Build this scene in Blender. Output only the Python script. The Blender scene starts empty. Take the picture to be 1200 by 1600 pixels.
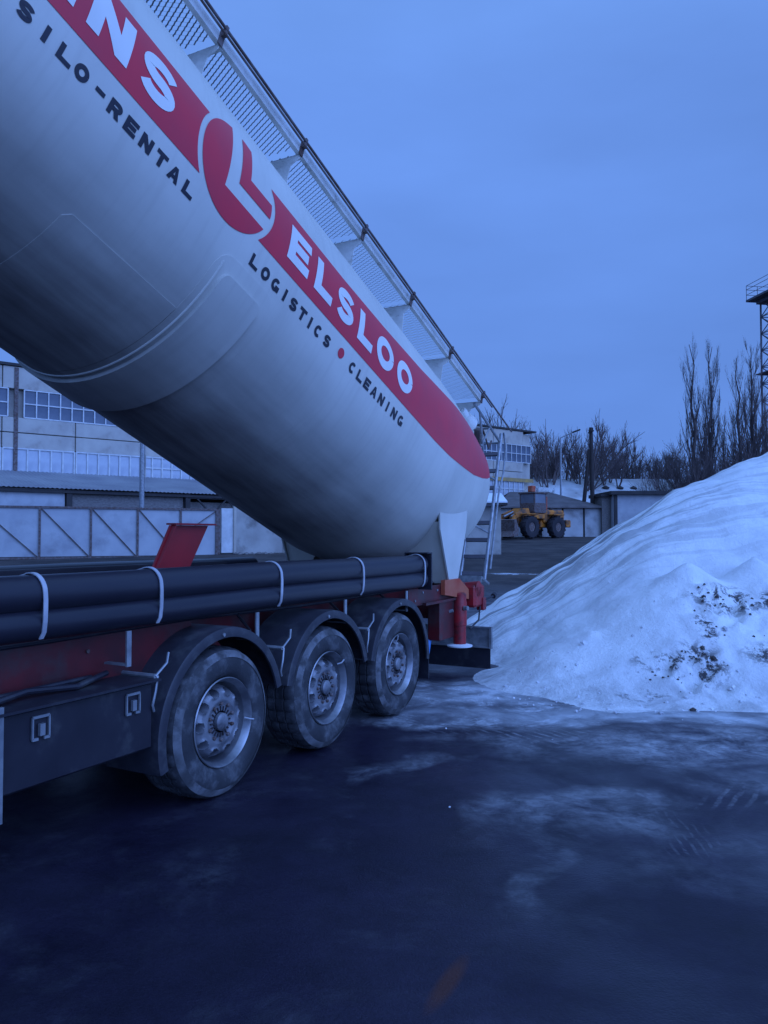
import bpy, math, random
from mathutils import Vector, Matrix, Euler
from mathutils.geometry import tessellate_polygon
R = math.radians
sc = bpy.context.scene
col = sc.collection

# ------------------------------------------------------------------ camera, light, exposure
EYE = 1.78; FPX = 1200.0; PITCH = math.atan(38 / 1200)
cam = bpy.data.cameras.new("camera"); cam_o = bpy.data.objects.new("camera", cam); col.objects.link(cam_o)
cam.sensor_fit = 'VERTICAL'; cam.sensor_height = 36; cam.lens = 36 * FPX / 1600
cam_o.location = (0, 0, EYE); cam_o.rotation_euler = (math.pi / 2 + PITCH, 0, 0)
cam.clip_start = .05; cam.clip_end = 2000
sc.camera = cam_o

w = bpy.data.worlds.new("World"); sc.world = w; w.use_nodes = True
nt = w.node_tree; nt.nodes.clear(); N = nt.nodes; L = nt.links
SUN_EL, SUN_AZ = R(28), R(135)          # azimuth from +Y clockwise
sky = N.new('ShaderNodeTexSky'); sky.sky_type = 'NISHITA'; sky.sun_disc = False
sky.sun_elevation = SUN_EL; sky.sun_rotation = SUN_AZ
tc = N.new('ShaderNodeTexCoord')
sep = N.new('ShaderNodeSeparateXYZ'); L.new(tc.outputs['Generated'], sep.inputs[0])
ramp = N.new('ShaderNodeValToRGB'); L.new(sep.outputs['Z'], ramp.inputs[0])
e = ramp.color_ramp.elements
e[0].position = 0.0; e[0].color = (.135, .292, .800, 1)
e[1].position = 1.0; e[1].color = (.215, .455, 1.0, 1)
x = e.new(.12); x.color = (.129, .283, .785, 1)
x = e.new(.5); x.color = (.150, .322, .865, 1)
mp = N.new('ShaderNodeMapping'); mp.inputs['Scale'].default_value = (1.6, 1.6, 5)
L.new(tc.outputs['Generated'], mp.inputs[0])
cl = N.new('ShaderNodeTexNoise'); cl.inputs['Scale'].default_value = 1.3; cl.inputs['Detail'].default_value = 5
L.new(mp.outputs[0], cl.inputs['Vector'])
clr = N.new('ShaderNodeMapRange'); clr.inputs[1].default_value = .3; clr.inputs[2].default_value = .7
clr.inputs[3].default_value = .9; clr.inputs[4].default_value = 1.09; L.new(cl.outputs['Fac'], clr.inputs[0])
side = N.new('ShaderNodeMapRange'); side.inputs[1].default_value = -1; side.inputs[2].default_value = 1; side.inputs[3].default_value = 1.06; side.inputs[4].default_value = .95; L.new(sep.outputs['X'], side.inputs[0])
sm_ = N.new('ShaderNodeMath'); sm_.operation = 'MULTIPLY'; L.new(clr.outputs[0], sm_.inputs[0]); L.new(side.outputs[0], sm_.inputs[1])
vm = N.new('ShaderNodeVectorMath'); vm.operation = 'SCALE'
L.new(ramp.outputs[0], vm.inputs[0]); L.new(sm_.outputs[0], vm.inputs['Scale'])
sc2 = N.new('ShaderNodeVectorMath'); sc2.operation = 'SCALE'; sc2.inputs['Scale'].default_value = 9.7
L.new(vm.outputs[0], sc2.inputs[0])
mixs = N.new('ShaderNodeMixRGB'); mixs.inputs[0].default_value = .008     # thick cloud: little of the clear sky gets through
L.new(sc2.outputs[0], mixs.inputs[1]); L.new(sky.outputs[0], mixs.inputs[2])
bg = N.new('ShaderNodeBackground'); bg.inputs['Strength'].default_value = .10
L.new(mixs.outputs[0], bg.inputs[0])
wo = N.new('ShaderNodeOutputWorld'); L.new(bg.outputs[0], wo.inputs[0])

sun = bpy.data.lights.new("sun", 'SUN'); sun.energy = 3.4; sun.angle = R(70); sun.color = (.19, .36, .95)
so = bpy.data.objects.new("sun", sun); col.objects.link(so)
sd = Vector((math.sin(SUN_AZ) * math.cos(SUN_EL), math.cos(SUN_AZ) * math.cos(SUN_EL), math.sin(SUN_EL)))
so.rotation_euler = sd.to_track_quat('Z', 'Y').to_euler(); so.location = (5, -5, 20)

sc.view_settings.view_transform = 'Standard'; sc.view_settings.look = 'None'
sc.view_settings.exposure = 0; sc.view_settings.gamma = 1; sc.view_settings.use_curve_mapping = False

# ------------------------------------------------------------------ materials
MATS = {}
def mat(name, c1, c2=None, scale=3., rough=.6, r2=None, metal=0., bump=0., bscale=20., stretch=(1, 1, 1), lo=.35, hi=.65,
        dirt=None, dscale=1.5, dlo=.5, dhi=.7, spec=.5, detail=6):
    m = bpy.data.materials.new(name); m.use_nodes = True; t = m.node_tree; n = t.nodes; l = t.links
    b = n['Principled BSDF']; b.inputs['Roughness'].default_value = rough; b.inputs['Metallic'].default_value = metal
    b.inputs['Specular IOR Level'].default_value = spec
    tx = n.new('ShaderNodeTexCoord'); mpn = n.new('ShaderNodeMapping'); mpn.inputs['Scale'].default_value = stretch
    l.new(tx.outputs['Object'], mpn.inputs[0])
    nz = n.new('ShaderNodeTexNoise'); nz.inputs['Scale'].default_value = scale; nz.inputs['Detail'].default_value = detail
    l.new(mpn.outputs[0], nz.inputs['Vector'])
    mr = n.new('ShaderNodeMapRange'); mr.inputs[1].default_value = lo; mr.inputs[2].default_value = hi; l.new(nz.outputs['Fac'], mr.inputs[0])
    c2 = c2 or tuple(min(1, q * .75) for q in c1)
    mx = n.new('ShaderNodeMixRGB'); mx.inputs[1].default_value = (*c1, 1); mx.inputs[2].default_value = (*c2, 1); l.new(mr.outputs[0], mx.inputs[0])
    out = mx.outputs[0]
    if dirt:
        nd = n.new('ShaderNodeTexNoise'); nd.inputs['Scale'].default_value = dscale; nd.inputs['Detail'].default_value = 8; nd.inputs['Roughness'].default_value = .65
        l.new(mpn.outputs[0], nd.inputs['Vector'])
        md = n.new('ShaderNodeMapRange'); md.inputs[1].default_value = dlo; md.inputs[2].default_value = dhi; l.new(nd.outputs['Fac'], md.inputs[0])
        m2 = n.new('ShaderNodeMixRGB'); m2.inputs[2].default_value = (*dirt, 1); l.new(md.outputs[0], m2.inputs[0]); l.new(out, m2.inputs[1]); out = m2.outputs[0]
    l.new(out, b.inputs['Base Color'])
    if r2 is not None:
        rr = n.new('ShaderNodeMapRange'); rr.inputs[3].default_value = rough; rr.inputs[4].default_value = r2; l.new(mr.outputs[0], rr.inputs[0]); l.new(rr.outputs[0], b.inputs['Roughness'])
    if bump:
        nb = n.new('ShaderNodeTexNoise'); nb.inputs['Scale'].default_value = bscale; nb.inputs['Detail'].default_value = 5
        l.new(mpn.outputs[0], nb.inputs['Vector'])
        bm_ = n.new('ShaderNodeBump'); bm_.inputs['Strength'].default_value = bump; bm_.inputs['Distance'].default_value = .02
        l.new(nb.outputs['Fac'], bm_.inputs['Height']); l.new(bm_.outputs[0], b.inputs['Normal'])
    MATS[name] = m
    return m
CREAM = mat('cream_paint', (.72, .68, .58), (.58, .54, .45), 2.5, .42)
WHITE = mat('white_paint', (.72, .72, .70), (.55, .55, .52), 6, .5, dirt=(.2, .18, .16), dscale=5, dlo=.58, dhi=.75)
REDP = mat('red_decal', (.66, .025, .055), (.58, .03, .06), 3, .38)
WDEC = mat('white_decal', (.78, .77, .74), (.72, .71, .68), 3, .45)
INK = mat('black_decal', (.015, .015, .03), (.02, .02, .035), 3, .45)
CHRED = mat('chassis_red', (.12, .008, .012), (.05, .007, .010), 4, .5, dirt=(.05, .035, .035), dscale=3, dlo=.48, dhi=.68)
RAMRED = mat('ram_red', (.36, .012, .018), (.24, .012, .018), 5, .42, dirt=(.06, .02, .022), dscale=7, dlo=.5, dhi=.72)
TUBE = mat('black_plastic', (.016, .015, .024), (.027, .026, .038), 1.2, .30, r2=.45, stretch=(1, .3, 1))
BLACK = mat('black_paint', (.013, .0115, .020), (.022, .020, .030), 4, .5, dirt=(.07, .07, .07), dscale=4, dlo=.55, dhi=.8)
DARK = mat('dark_underside', (.016, .013, .019), (.026, .022, .028), 3, .8)
PLAST = mat('fender_plastic', (.020, .019, .028), (.034, .033, .044), 5, .5, dirt=(.09, .09, .095), dscale=6, dlo=.5, dhi=.8)
RUB = mat('tyre_rubber', (.025, .025, .030), (.045, .045, .052), 5, .75, dirt=(.13, .13, .14), dscale=5.5, dlo=.50, dhi=.68, bump=.2, bscale=30)
RIM = mat('grimy_aluminium', (.26, .26, .28), (.14, .14, .16), 7, .5, metal=.35, dirt=(.07, .065, .065), dscale=9, dlo=.55, dhi=.72)
LIPM = mat('bare_aluminium', (.36, .36, .38), (.16, .16, .18), 6, .35, metal=.6)
STEEL = mat('galvanised_steel', (.36, .37, .39), (.22, .23, .25), 12, .45, metal=.5)
STRAP = mat('pale_strap', (.50, .50, .53), (.34, .34, .37), 8, .5)
RUST = mat('rusty_steel', (.09, .05, .04), (.16, .13, .13), 9, .75)
GLASSD = mat('window_glass', (.07, .09, .13), (.13, .15, .19), .8, .4, spec=.35)
CONC = mat('pale_concrete', (.50, .46, .40), (.40, .36, .32), 1.1, .85, dirt=(.25, .20, .17), dscale=.7, dlo=.55, dhi=.75, bump=.3, bscale=8)
CONC2 = mat('stained_concrete', (.42, .40, .37), (.3, .28, .26), .9, .9, dirt=(.10, .09, .085), dscale=.55, dlo=.5, dhi=.68, bump=.4, bscale=6)
FRAMEW = mat('white_frame', (.62, .62, .62), (.48, .48, .48), 3, .6)
SHEET = mat('pale_sheet_metal', (.42, .43, .45), (.34, .35, .38), 1.2, .55, dirt=(.22, .22, .24), dscale=.8, dlo=.5, dhi=.8)
ROOFM = mat('corrugated_roof', (.30, .30, .31), (.22, .22, .24), .6, .6)
BRICK = mat('dark_brick', (.13, .115, .11), (.22, .2, .19), 6, .9, stretch=(1, 1, 3), bump=.5, bscale=10)
SOOT = mat('dark_opening', (.035, .032, .035), (.05, .045, .045), 2, .9)
STRIPY = mat('weathered_yellow', (.50, .30, .08), (.32, .22, .1), 2, .7)
YEL = mat('loader_yellow', (.66, .22, .02), (.42, .13, .02), 2, .6, dirt=(.10, .06, .04), dscale=2.2, dlo=.42, dhi=.62)
ORA = mat('orange_paint', (.40, .05, .02), (.45, .12, .06), 3, .6)
BARK = mat('bare_bark', (.085, .062, .06), (.13, .10, .095), 2, .9)
TWIG = mat('bare_twigs', (.10, .072, .075), (.14, .105, .10), .5, .9)
WOOD = mat('old_timber_pole', (.03, .022, .022), (.05, .04, .038), 2, .9, stretch=(4, 4, .6))
TOWERM = mat('tower_steel', (.09, .085, .10), (.13, .12, .14), 2, .7)
SNOWR = mat('roof_snow', (.78, .80, .82), (.66, .68, .72), .5, .75)
SNOWOLD = mat('patchy_roof_snow', (.58, .60, .62), (.34, .33, .33), .35, .8, dirt=(.10, .09, .09), dscale=.3, dlo=.55, dhi=.72)
CLOD = mat('dirt_clod', (.05, .04, .038), (.10, .085, .08), 8, .9, bump=.5)

# painted tank shell: road film thrown up on the lower half, streaked along the tank
def tank_material(name='dirty_cream_shell', amount=1.0):
    m = bpy.data.materials.new(name); m.use_nodes = True; t = m.node_tree; n = t.nodes; l = t.links
    b = n['Principled BSDF']; b.inputs['Roughness'].default_value = .4
    uv = n.new('ShaderNodeUVMap'); uv.uv_map = 'shell'
    s = n.new('ShaderNodeSeparateXYZ'); l.new(uv.outputs[0], s.inputs[0])
    mp_ = n.new('ShaderNodeMapping'); mp_.inputs['Scale'].default_value = (.35, 3.5, 1); l.new(uv.outputs[0], mp_.inputs[0])
    n1 = n.new('ShaderNodeTexNoise'); n1.inputs['Scale'].default_value = 2.2; n1.inputs['Detail'].default_value = 8; n1.inputs['Roughness'].default_value = .6; l.new(mp_.outputs[0], n1.inputs['Vector'])
    n2 = n.new('ShaderNodeTexNoise'); n2.inputs['Scale'].default_value = 1.1; n2.inputs['Detail'].default_value = 7; l.new(uv.outputs[0], n2.inputs['Vector'])
    # height on the shell (phi, radians): film grows below -0.55
    mr = n.new('ShaderNodeMapRange'); mr.inputs[1].default_value = -.36; mr.inputs[2].default_value = -1.25; l.new(s.outputs['Y'], mr.inputs[0])
    # less film near the rear end (a>1)
    ma = n.new('ShaderNodeMapRange'); ma.inputs[1].default_value = .2; ma.inputs[2].default_value = 2.0; ma.inputs[3].default_value = 1; ma.inputs[4].default_value = .25; l.new(s.outputs['X'], ma.inputs[0])
    mn = n.new('ShaderNodeMapRange'); mn.inputs[1].default_value = .3; mn.inputs[2].default_value = .65; mn.inputs[3].default_value = .55; mn.inputs[4].default_value = 1.0; l.new(n1.outputs['Fac'], mn.inputs[0])
    mn2 = n.new('ShaderNodeMapRange'); mn2.inputs[1].default_value = .3; mn2.inputs[2].default_value = .7; mn2.inputs[3].default_value = .75 * amount; mn2.inputs[4].default_value = 1.1 * amount; l.new(n2.outputs['Fac'], mn2.inputs[0])
    k1 = n.new('ShaderNodeMath'); k1.operation = 'MULTIPLY'; l.new(mr.outputs[0], k1.inputs[0]); l.new(mn.outputs[0], k1.inputs[1])
    k2 = n.new('ShaderNodeMath'); k2.operation = 'MULTIPLY'; l.new(k1.outputs[0], k2.inputs[0]); l.new(ma.outputs[0], k2.inputs[1])
    k3 = n.new('ShaderNodeMath'); k3.operation = 'MULTIPLY'; k3.use_clamp = True; l.new(k2.outputs[0], k3.inputs[0]); l.new(mn2.outputs[0], k3.inputs[1])
    mx = n.new('ShaderNodeMixRGB'); mx.inputs[1].default_value = (.68, .66, .59, 1); mx.inputs[2].default_value = (.20, .185, .175, 1); l.new(k3.outputs[0], mx.inputs[0])
    # faint overall grime
    g = n.new('ShaderNodeMixRGB'); g.blend_type = 'MULTIPLY'; g.inputs[0].default_value = .55; l.new(mx.outputs[0], g.inputs[1])
    gr = n.new('ShaderNodeMapRange'); gr.inputs[1].default_value = .25; gr.inputs[2].default_value = .75; gr.inputs[3].default_value = 1.0; gr.inputs[4].default_value = .6; l.new(n2.outputs['Fac'], gr.inputs[0])
    cc = n.new('ShaderNodeCombineColor'); [l.new(gr.outputs[0], cc.inputs[i]) for i in range(3)]; l.new(cc.outputs[0], g.inputs[2])
    # rain streaks running down round the shell, and slight waviness of the sheet
    ms = n.new('ShaderNodeMapping'); ms.inputs['Scale'].default_value = (7, .7, 1); l.new(uv.outputs[0], ms.inputs[0])
    ns = n.new('ShaderNodeTexNoise'); ns.inputs['Scale'].default_value = 2.5; ns.inputs['Detail'].default_value = 7; l.new(ms.outputs[0], ns.inputs['Vector'])
    rs = n.new('ShaderNodeMapRange'); rs.inputs[1].default_value = .5; rs.inputs[2].default_value = .72; rs.inputs[3].default_value = 0; rs.inputs[4].default_value = .12; l.new(ns.outputs['Fac'], rs.inputs[0])
    gs = n.new('ShaderNodeMixRGB'); gs.inputs[2].default_value = (.24, .22, .2, 1); l.new(rs.outputs[0], gs.inputs[0]); l.new(g.outputs[0], gs.inputs[1])
    l.new(gs.outputs[0], b.inputs['Base Color'])
    nw = n.new('ShaderNodeTexNoise'); nw.inputs['Scale'].default_value = 1.7; nw.inputs['Detail'].default_value = 3; l.new(uv.outputs[0], nw.inputs['Vector'])
    bw = n.new('ShaderNodeBump'); bw.inputs['Strength'].default_value = .35; bw.inputs['Distance'].default_value = .03; l.new(nw.outputs['Fac'], bw.inputs['Height']); l.new(bw.outputs[0], b.inputs['Normal'])
    rr = n.new('ShaderNodeMapRange'); rr.inputs[3].default_value = .36; rr.inputs[4].default_value = .7; l.new(k3.outputs[0], rr.inputs[0]); l.new(rr.outputs[0], b.inputs['Roughness'])
    return m
SHELL = tank_material()
BANDM = tank_material('cleaner_saddle_paint', .62)
LEGP = mat('leg_paint', (.60, .58, .53), (.50, .49, .44), 2, .42)

# ------------------------------------------------------------------ builder
class MB:
    def __init__(s): s.v = []; s.f = []
    def add(s, vs, fs):
        o = len(s.v); s.v += [tuple(q) for q in vs]; s.f += [tuple(i + o for i in f) for f in fs]; return s
    def box(s, c, d, rot=None, b=0.):
        hx, hy, hz = d[0] / 2, d[1] / 2, d[2] / 2
        if b <= 0:
            vs = [Vector((sx * hx, sy * hy, sz * hz)) for sz in (-1, 1) for sy in (-1, 1) for sx in (-1, 1)]
            fs = [(0, 2, 3, 1), (4, 5, 7, 6), (0, 1, 5, 4), (2, 6, 7, 3), (0, 4, 6, 2), (1, 3, 7, 5)]
        else:
            b = min(b, hx * .9, hy * .9, hz * .9); vs = []; idx = {}
            for sx in (-1, 1):
                for sy in (-1, 1):
                    for sz in (-1, 1):
                        for k in range(3):
                            p = [sx * (hx - b), sy * (hy - b), sz * (hz - b)]; p[k] = (sx * hx, sy * hy, sz * hz)[k]
                            idx[(sx, sy, sz, k)] = len(vs); vs.append(Vector(p))
            fs = []
            for k in range(3):
                a1, a2 = [q for q in range(3) if q != k]
                for sg in (-1, 1):
                    f = []
                    for (p1, p2) in ((-1, -1), (1, -1), (1, 1), (-1, 1)):
                        key = [0, 0, 0]; key[k] = sg; key[a1] = p1; key[a2] = p2; f.append(idx[(*key, k)])
                    fs.append(tuple(f))
                for p1 in (-1, 1):          # edges: parallel to axis k
                    for p2 in (-1, 1):
                        def K(sk, kk):
                            key = [0, 0, 0]; key[k] = sk; key[a1] = p1; key[a2] = p2; return idx[(*key, kk)]
                        fs.append((K(-1, a1), K(1, a1), K(1, a2), K(-1, a2)))
            for sx in (-1, 1):
                for sy in (-1, 1):
                    for sz in (-1, 1): fs.append(tuple(idx[(sx, sy, sz, k)] for k in range(3)))
        if rot is not None: vs = [rot @ q for q in vs]
        c = Vector(c); return s.add([q + c for q in vs], fs)
    def bar(s, p, q, wd, th, up=(0, 0, 1)):
        p = Vector(p); q = Vector(q); d = (q - p); ln = d.length; d.normalize(); up = Vector(up)
        x_ = d.cross(up)
        if x_.length < 1e-4: x_ = d.cross(Vector((1, 0, 0)))
        x_.normalize(); y_ = x_.cross(d)
        m = Matrix((x_, d, y_)).transposed()
        return s.box((p + q) / 2, (wd, ln, th), m)
    def tube(s, pts, r, n=8, caps=True, r2=None):
        pts = [Vector(p) for p in pts]; k = len(pts); rs = [r + ((r2 if r2 is not None else r) - r) * i / max(1, k - 1) for i in range(k)]
        vs = []; fs = []; pn = None
        for i, p in enumerate(pts):
            d = (pts[min(i + 1, k - 1)] - pts[max(i - 1, 0)]).normalized()
            if pn is None:
                pn = d.orthogonal().normalized()
            pn = (pn - d * pn.dot(d)).normalized(); bn = d.cross(pn)
            for j in range(n):
                t = 2 * math.pi * j / n; vs.append(p + (pn * math.cos(t) + bn * math.sin(t)) * rs[i])
        for i in range(k - 1):
            for j in range(n):
                a = i * n + j; b = i * n + (j + 1) % n; fs.append((a, b, b + n, a + n))
        if caps: fs.append(tuple(range(n))[::-1]); fs.append(tuple((k - 1) * n + j for j in range(n)))
        return s.add(vs, fs)
    def lathe(s, prof, n=48, axis='x', c=(0, 0, 0)):       # prof: (position along axis, radius)
        vs = []; fs = []; k = len(prof)
        for (x_, r) in prof:
            for j in range(n):
                t = 2 * math.pi * j / n; y_, z_ = r * math.cos(t), r * math.sin(t)
                q = (x_, y_, z_) if axis == 'x' else ((z_, x_, y_) if axis == 'y' else (y_, z_, x_))
                vs.append((q[0] + c[0], q[1] + c[1], q[2] + c[2]))
        for i in range(k - 1):
            for j in range(n):
                a = i * n + j; b = i * n + (j + 1) % n; fs.append((a, b, b + n, a + n))
        return s.add(vs, fs)
    def prism(s, poly, d):           # poly: 3D points (planar), extruded by vector d
        poly = [Vector(p) for p in poly]; d = Vector(d); n = len(poly)
        return s.add(poly + [p + d for p in poly], [tuple(range(n))[::-1], tuple(range(n, 2 * n))] + [(i, (i + 1) % n, (i + 1) % n + n, i + n) for i in range(n)])
    def mesh(s, name):
        me = bpy.data.meshes.new(name); me.from_pydata(s.v, [], s.f); me.update(); return me
    def build(s, name, m, parent=None, smooth=False, fix=True, angle=35):
        me = s.mesh(name)
        if fix:
            import bmesh
            b = bmesh.new(); b.from_mesh(me); bmesh.ops.recalc_face_normals(b, faces=b.faces); b.to_mesh(me); b.free()
        me.materials.append(m)
        if smooth:
            me.polygons.foreach_set('use_smooth', [True] * len(me.polygons))
            if angle: me.set_sharp_from_angle(angle=R(angle))
        o = bpy.data.objects.new(name, me); col.objects.link(o)
        if parent is not None: o.parent = parent
        return o
def empty(name, label, cat, loc=(0, 0, 0), rz=0., group=None):
    o = bpy.data.objects.new(name, None); col.objects.link(o); o.empty_display_size = .2
    o.location = loc; o.rotation_euler = (0, 0, rz); o['label'] = label; o['category'] = cat
    if group: o['group'] = group
    return o
def tag(o, label, cat, group=None):
    o['label'] = label; o['category'] = cat
    if group: o['group'] = group
    return o
def struct(o): o['kind'] = 'structure'; return o
def kids(o): return [c for c in bpy.data.objects if c.parent == o]
def copy_tree(o, parent=None):
    c = o.copy(); col.objects.link(c); c.parent = parent
    for ch in list(o.children): copy_tree(ch, c)
    return c
rnd = random.Random(7)

# ------------------------------------------------------------------ ground
def gz(Y): return 0. if Y < 14 else .038 * (min(Y, 60) - 14)
def at(px, py, D):                 # the place seen at a pixel, D metres ahead
    u = (px - 600) / FPX; v = -(py - 800) / FPX
    y_ = math.cos(PITCH) - v * math.sin(PITCH); z_ = math.sin(PITCH) + v * math.cos(PITCH)
    k = D / y_; return Vector((u * k, D, EYE + z_ * k))

def ground_material():
    m = bpy.data.materials.new('wet_icy_asphalt'); m.use_nodes = True; t = m.node_tree; n = t.nodes; l = t.links
    b = n['Principled BSDF']
    geo = n.new('ShaderNodeNewGeometry'); P = geo.outputs['Position']
    sp = n.new('ShaderNodeSeparateXYZ'); l.new(P, sp.inputs[0])
    def noise(scale, detail=6, rough=.6, src=P, dist=0.):
        q = n.new('ShaderNodeTexNoise'); q.inputs['Scale'].default_value = scale; q.inputs['Detail'].default_value = detail
        q.inputs['Roughness'].default_value = rough; q.inputs['Distortion'].default_value = dist; l.new(src, q.inputs['Vector']); return q.outputs['Fac']
    def rng(v, a, b_, c=0., d=1.):
        q = n.new('ShaderNodeMapRange'); q.inputs[1].default_value = a; q.inputs[2].default_value = b_; q.inputs[3].default_value = c; q.inputs[4].default_value = d; l.new(v, q.inputs[0]); return q.outputs[0]
    def math_(op, a, b_=None, clamp=False):
        q = n.new('ShaderNodeMath'); q.operation = op; q.use_clamp = clamp
        for i, z in enumerate((a, b_)):
            if z is None: continue
            if isinstance(z, (int, float)): q.inputs[i].default_value = z
            else: l.new(z, q.inputs[i])
        return q.outputs[0]
    warp = n.new('ShaderNodeVectorMath'); warp.operation = 'ADD'
    wn = n.new('ShaderNodeTexNoise'); wn.inputs['Scale'].default_value = 1.1; wn.inputs['Detail'].default_value = 5; l.new(P, wn.inputs['Vector'])
    ws = n.new('ShaderNodeVectorMath'); ws.operation = 'SCALE'; ws.inputs['Scale'].default_value = 1.3; l.new(wn.outputs['Color'], ws.inputs[0])
    off = n.new('ShaderNodeVectorMath'); off.operation = 'SUBTRACT'; off.inputs[1].default_value = (.65, .65, .65); l.new(ws.outputs[0], off.inputs[0])
    l.new(P, warp.inputs[0]); l.new(off.outputs[0], warp.inputs[1])
    def ell(cx, cy, rx, ry, rot=0., soft=.6):
        mp_ = n.new('ShaderNodeMapping'); mp_.vector_type = 'TEXTURE'; mp_.inputs['Location'].default_value = (cx, cy, 0); mp_.inputs['Rotation'].default_value = (0, 0, R(rot)); mp_.inputs['Scale'].default_value = (rx, ry, 1e6)
        l.new(warp.outputs[0], mp_.inputs[0]); ln = n.new('ShaderNodeVectorMath'); ln.operation = 'LENGTH'; l.new(mp_.outputs[0], ln.inputs[0])
        return rng(ln.outputs['Value'], 1.25, 1.25 - soft)
    # asphalt
    big = noise(.5, 5); mid = noise(3.2, 8, .7); fine = noise(90, 3)
    base = n.new('ShaderNodeMixRGB'); base.inputs[1].default_value = (.010, .008, .019, 1); base.inputs[2].default_value = (.028, .022, .044, 1)
    l.new(rng(big, .3, .7), base.inputs[0])
    b2 = n.new('ShaderNodeMixRGB'); b2.blend_type = 'MULTIPLY'; b2.inputs[0].default_value = .6; l.new(base.outputs[0], b2.inputs[1])
    g1 = n.new('ShaderNodeCombineColor'); gm = math_('MULTIPLY', rng(mid, .3, .7, .5, 1.35), rng(noise(45, 5, .8), .3, .7, .6, 1.4)); [l.new(gm, g1.inputs[i]) for i in range(3)]; l.new(g1.outputs[0], b2.inputs[2])
    # packed snow and ice: placed drifts, broken up by noise
    spots = [ell(3.1, 7.62, 3.6, .34, 0, .9), ell(1.2, 8.9, 1.0, .7, 20, .9), ell(4.4, 6.7, 3.2, .62, 3), ell(2.2, 6.55, 1.7, .35, -8), ell(1.0, 7.55, 1.5, .35, 3, .8), ell(1.35, 5.05, .75, .38, 25), ell(2.6, 4.6, .9, .22, 10),
             ell(3.4, 5.4, 1.3, .3, -20), ell(.25, 6.0, .5, .18, 30), ell(1.6, 8.6, 1.6, .9, 0), ell(4.2, 26.6, 3.0, .35, 0), ell(12, 27, 4, 1, 0), ell(-6, 30, 3, .5, 10), ell(.8, 4.2, .7, .12, 70)]
    wts = [1.25, 1.2, .60, .42, .9, .34, .12, .22, .25, 1.2, 1.4, 1.0, 1.0, .15]
    acc = None
    for s_, k in zip(spots, wts):
        v = math_('MULTIPLY', s_, k); acc = v if acc is None else math_('MAXIMUM', acc, v)
    nn = noise(2.3, 9, .68, dist=.4)
    n9 = noise(9, 9, .75, dist=.8)
    broke = math_('MULTIPLY', math_('MULTIPLY', acc, rng(nn, .40, .60, .05, 1.0)), rng(n9, .36, .58, .35, 1.05))
    toe = math_('MULTIPLY', math_('MAXIMUM', ell(3.1, 7.72, 3.9, .42, 0, 1.1), ell(1.15, 8.7, 1.3, .8, 20, 1.1)), rng(nn, .33, .58, .25, .95))
    broke = math_('MAXIMUM', broke, toe)
    def ribs(cx, cy, rx_, ry_, rot, sc_, amp):
        wv = n.new('ShaderNodeTexWave'); wv.inputs['Scale'].default_value = sc_; wv.inputs['Distortion'].default_value = 2.5; wv.inputs['Detail'].default_value = 3
        mw = n.new('ShaderNodeMapping'); mw.inputs['Rotation'].default_value = (0, 0, R(rot)); l.new(P, mw.inputs[0]); l.new(mw.outputs[0], wv.inputs['Vector'])
        return math_('MULTIPLY', math_('MULTIPLY', rng(wv.outputs['Fac'], .55, .9), ell(cx, cy, rx_, ry_, rot * .3)), math_('MULTIPLY', rng(n9, .4, .6), amp))
    for a_ in ((2.75, 5.5, .6, .2, 35, 3.4, .28), (1.75, 4.75, .3, .45, 4, 5.5, .14), (1.5, 6.9, .8, .3, -30, 3.5, .4)):
        broke = math_('MAXIMUM', broke, ribs(*a_))
    film = math_('MULTIPLY', rng(noise(.75, 7, .65, dist=.8), .52, .75), rng(noise(6, 6, .7), .4, .65)); film = math_('MULTIPLY', film, .10)
    snow = math_('MAXIMUM', broke, film, True)
    # tyre tracks pressed in: ribs across two bands
    smix = n.new('ShaderNodeMixRGB'); l.new(snow, smix.inputs[0]); l.new(b2.outputs[0], smix.inputs[1]); smix.inputs[2].default_value = (.58, .60, .64, 1)
    # reddish brown stain near the bottom
    st = n.new('ShaderNodeMapping'); st.vector_type = 'TEXTURE'; st.inputs['Location'].default_value = (.255, 3.12, 0); st.inputs['Rotation'].default_value = (0, 0, R(-25)); st.inputs['Scale'].default_value = (.045, .22, 1e6); l.new(P, st.inputs[0])
    sl = n.new('ShaderNodeVectorMath'); sl.operation = 'LENGTH'; l.new(st.outputs[0], sl.inputs[0])
    sm = math_('MULTIPLY', rng(sl.outputs['Value'], 1.15, .5), .75)
    rx = n.new('ShaderNodeMixRGB'); l.new(sm, rx.inputs[0]); l.new(smix.outputs[0], rx.inputs[1]); rx.inputs[2].default_value = (.085, .028, .018, 1)
    # gravelly brown yard beyond the heap
    far = rng(sp.outputs['Y'], 17, 24)
    fm = n.new('ShaderNodeMixRGB'); l.new(math_('MULTIPLY', far, math_('SUBTRACT', 1., snow)), fm.inputs[0]); l.new(rx.outputs[0], fm.inputs[1])
    fc = n.new('ShaderNodeMixRGB'); fc.inputs[1].default_value = (.030, .024, .024, 1); fc.inputs[2].default_value = (.085, .07, .066, 1); l.new(rng(noise(.55, 8, .7), .4, .66), fc.inputs[0]); l.new(fc.outputs[0], fm.inputs[2])
    l.new(fm.outputs[0], b.inputs['Base Color'])
    wet = rng(noise(.9, 6, .6, dist=.5), .38, .62, .30, .62)
    ro = math_('MAXIMUM', wet, math_('MULTIPLY', snow, .75)); ro = math_('MAXIMUM', ro, math_('MULTIPLY', far, .85)); l.new(ro, b.inputs['Roughness'])
    b.inputs['Specular IOR Level'].default_value = .27
    h = math_('ADD', math_('MULTIPLY', fine, .25), math_('MULTIPLY', mid, .6)); h = math_('ADD', h, math_('MULTIPLY', snow, 1.2))
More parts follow.
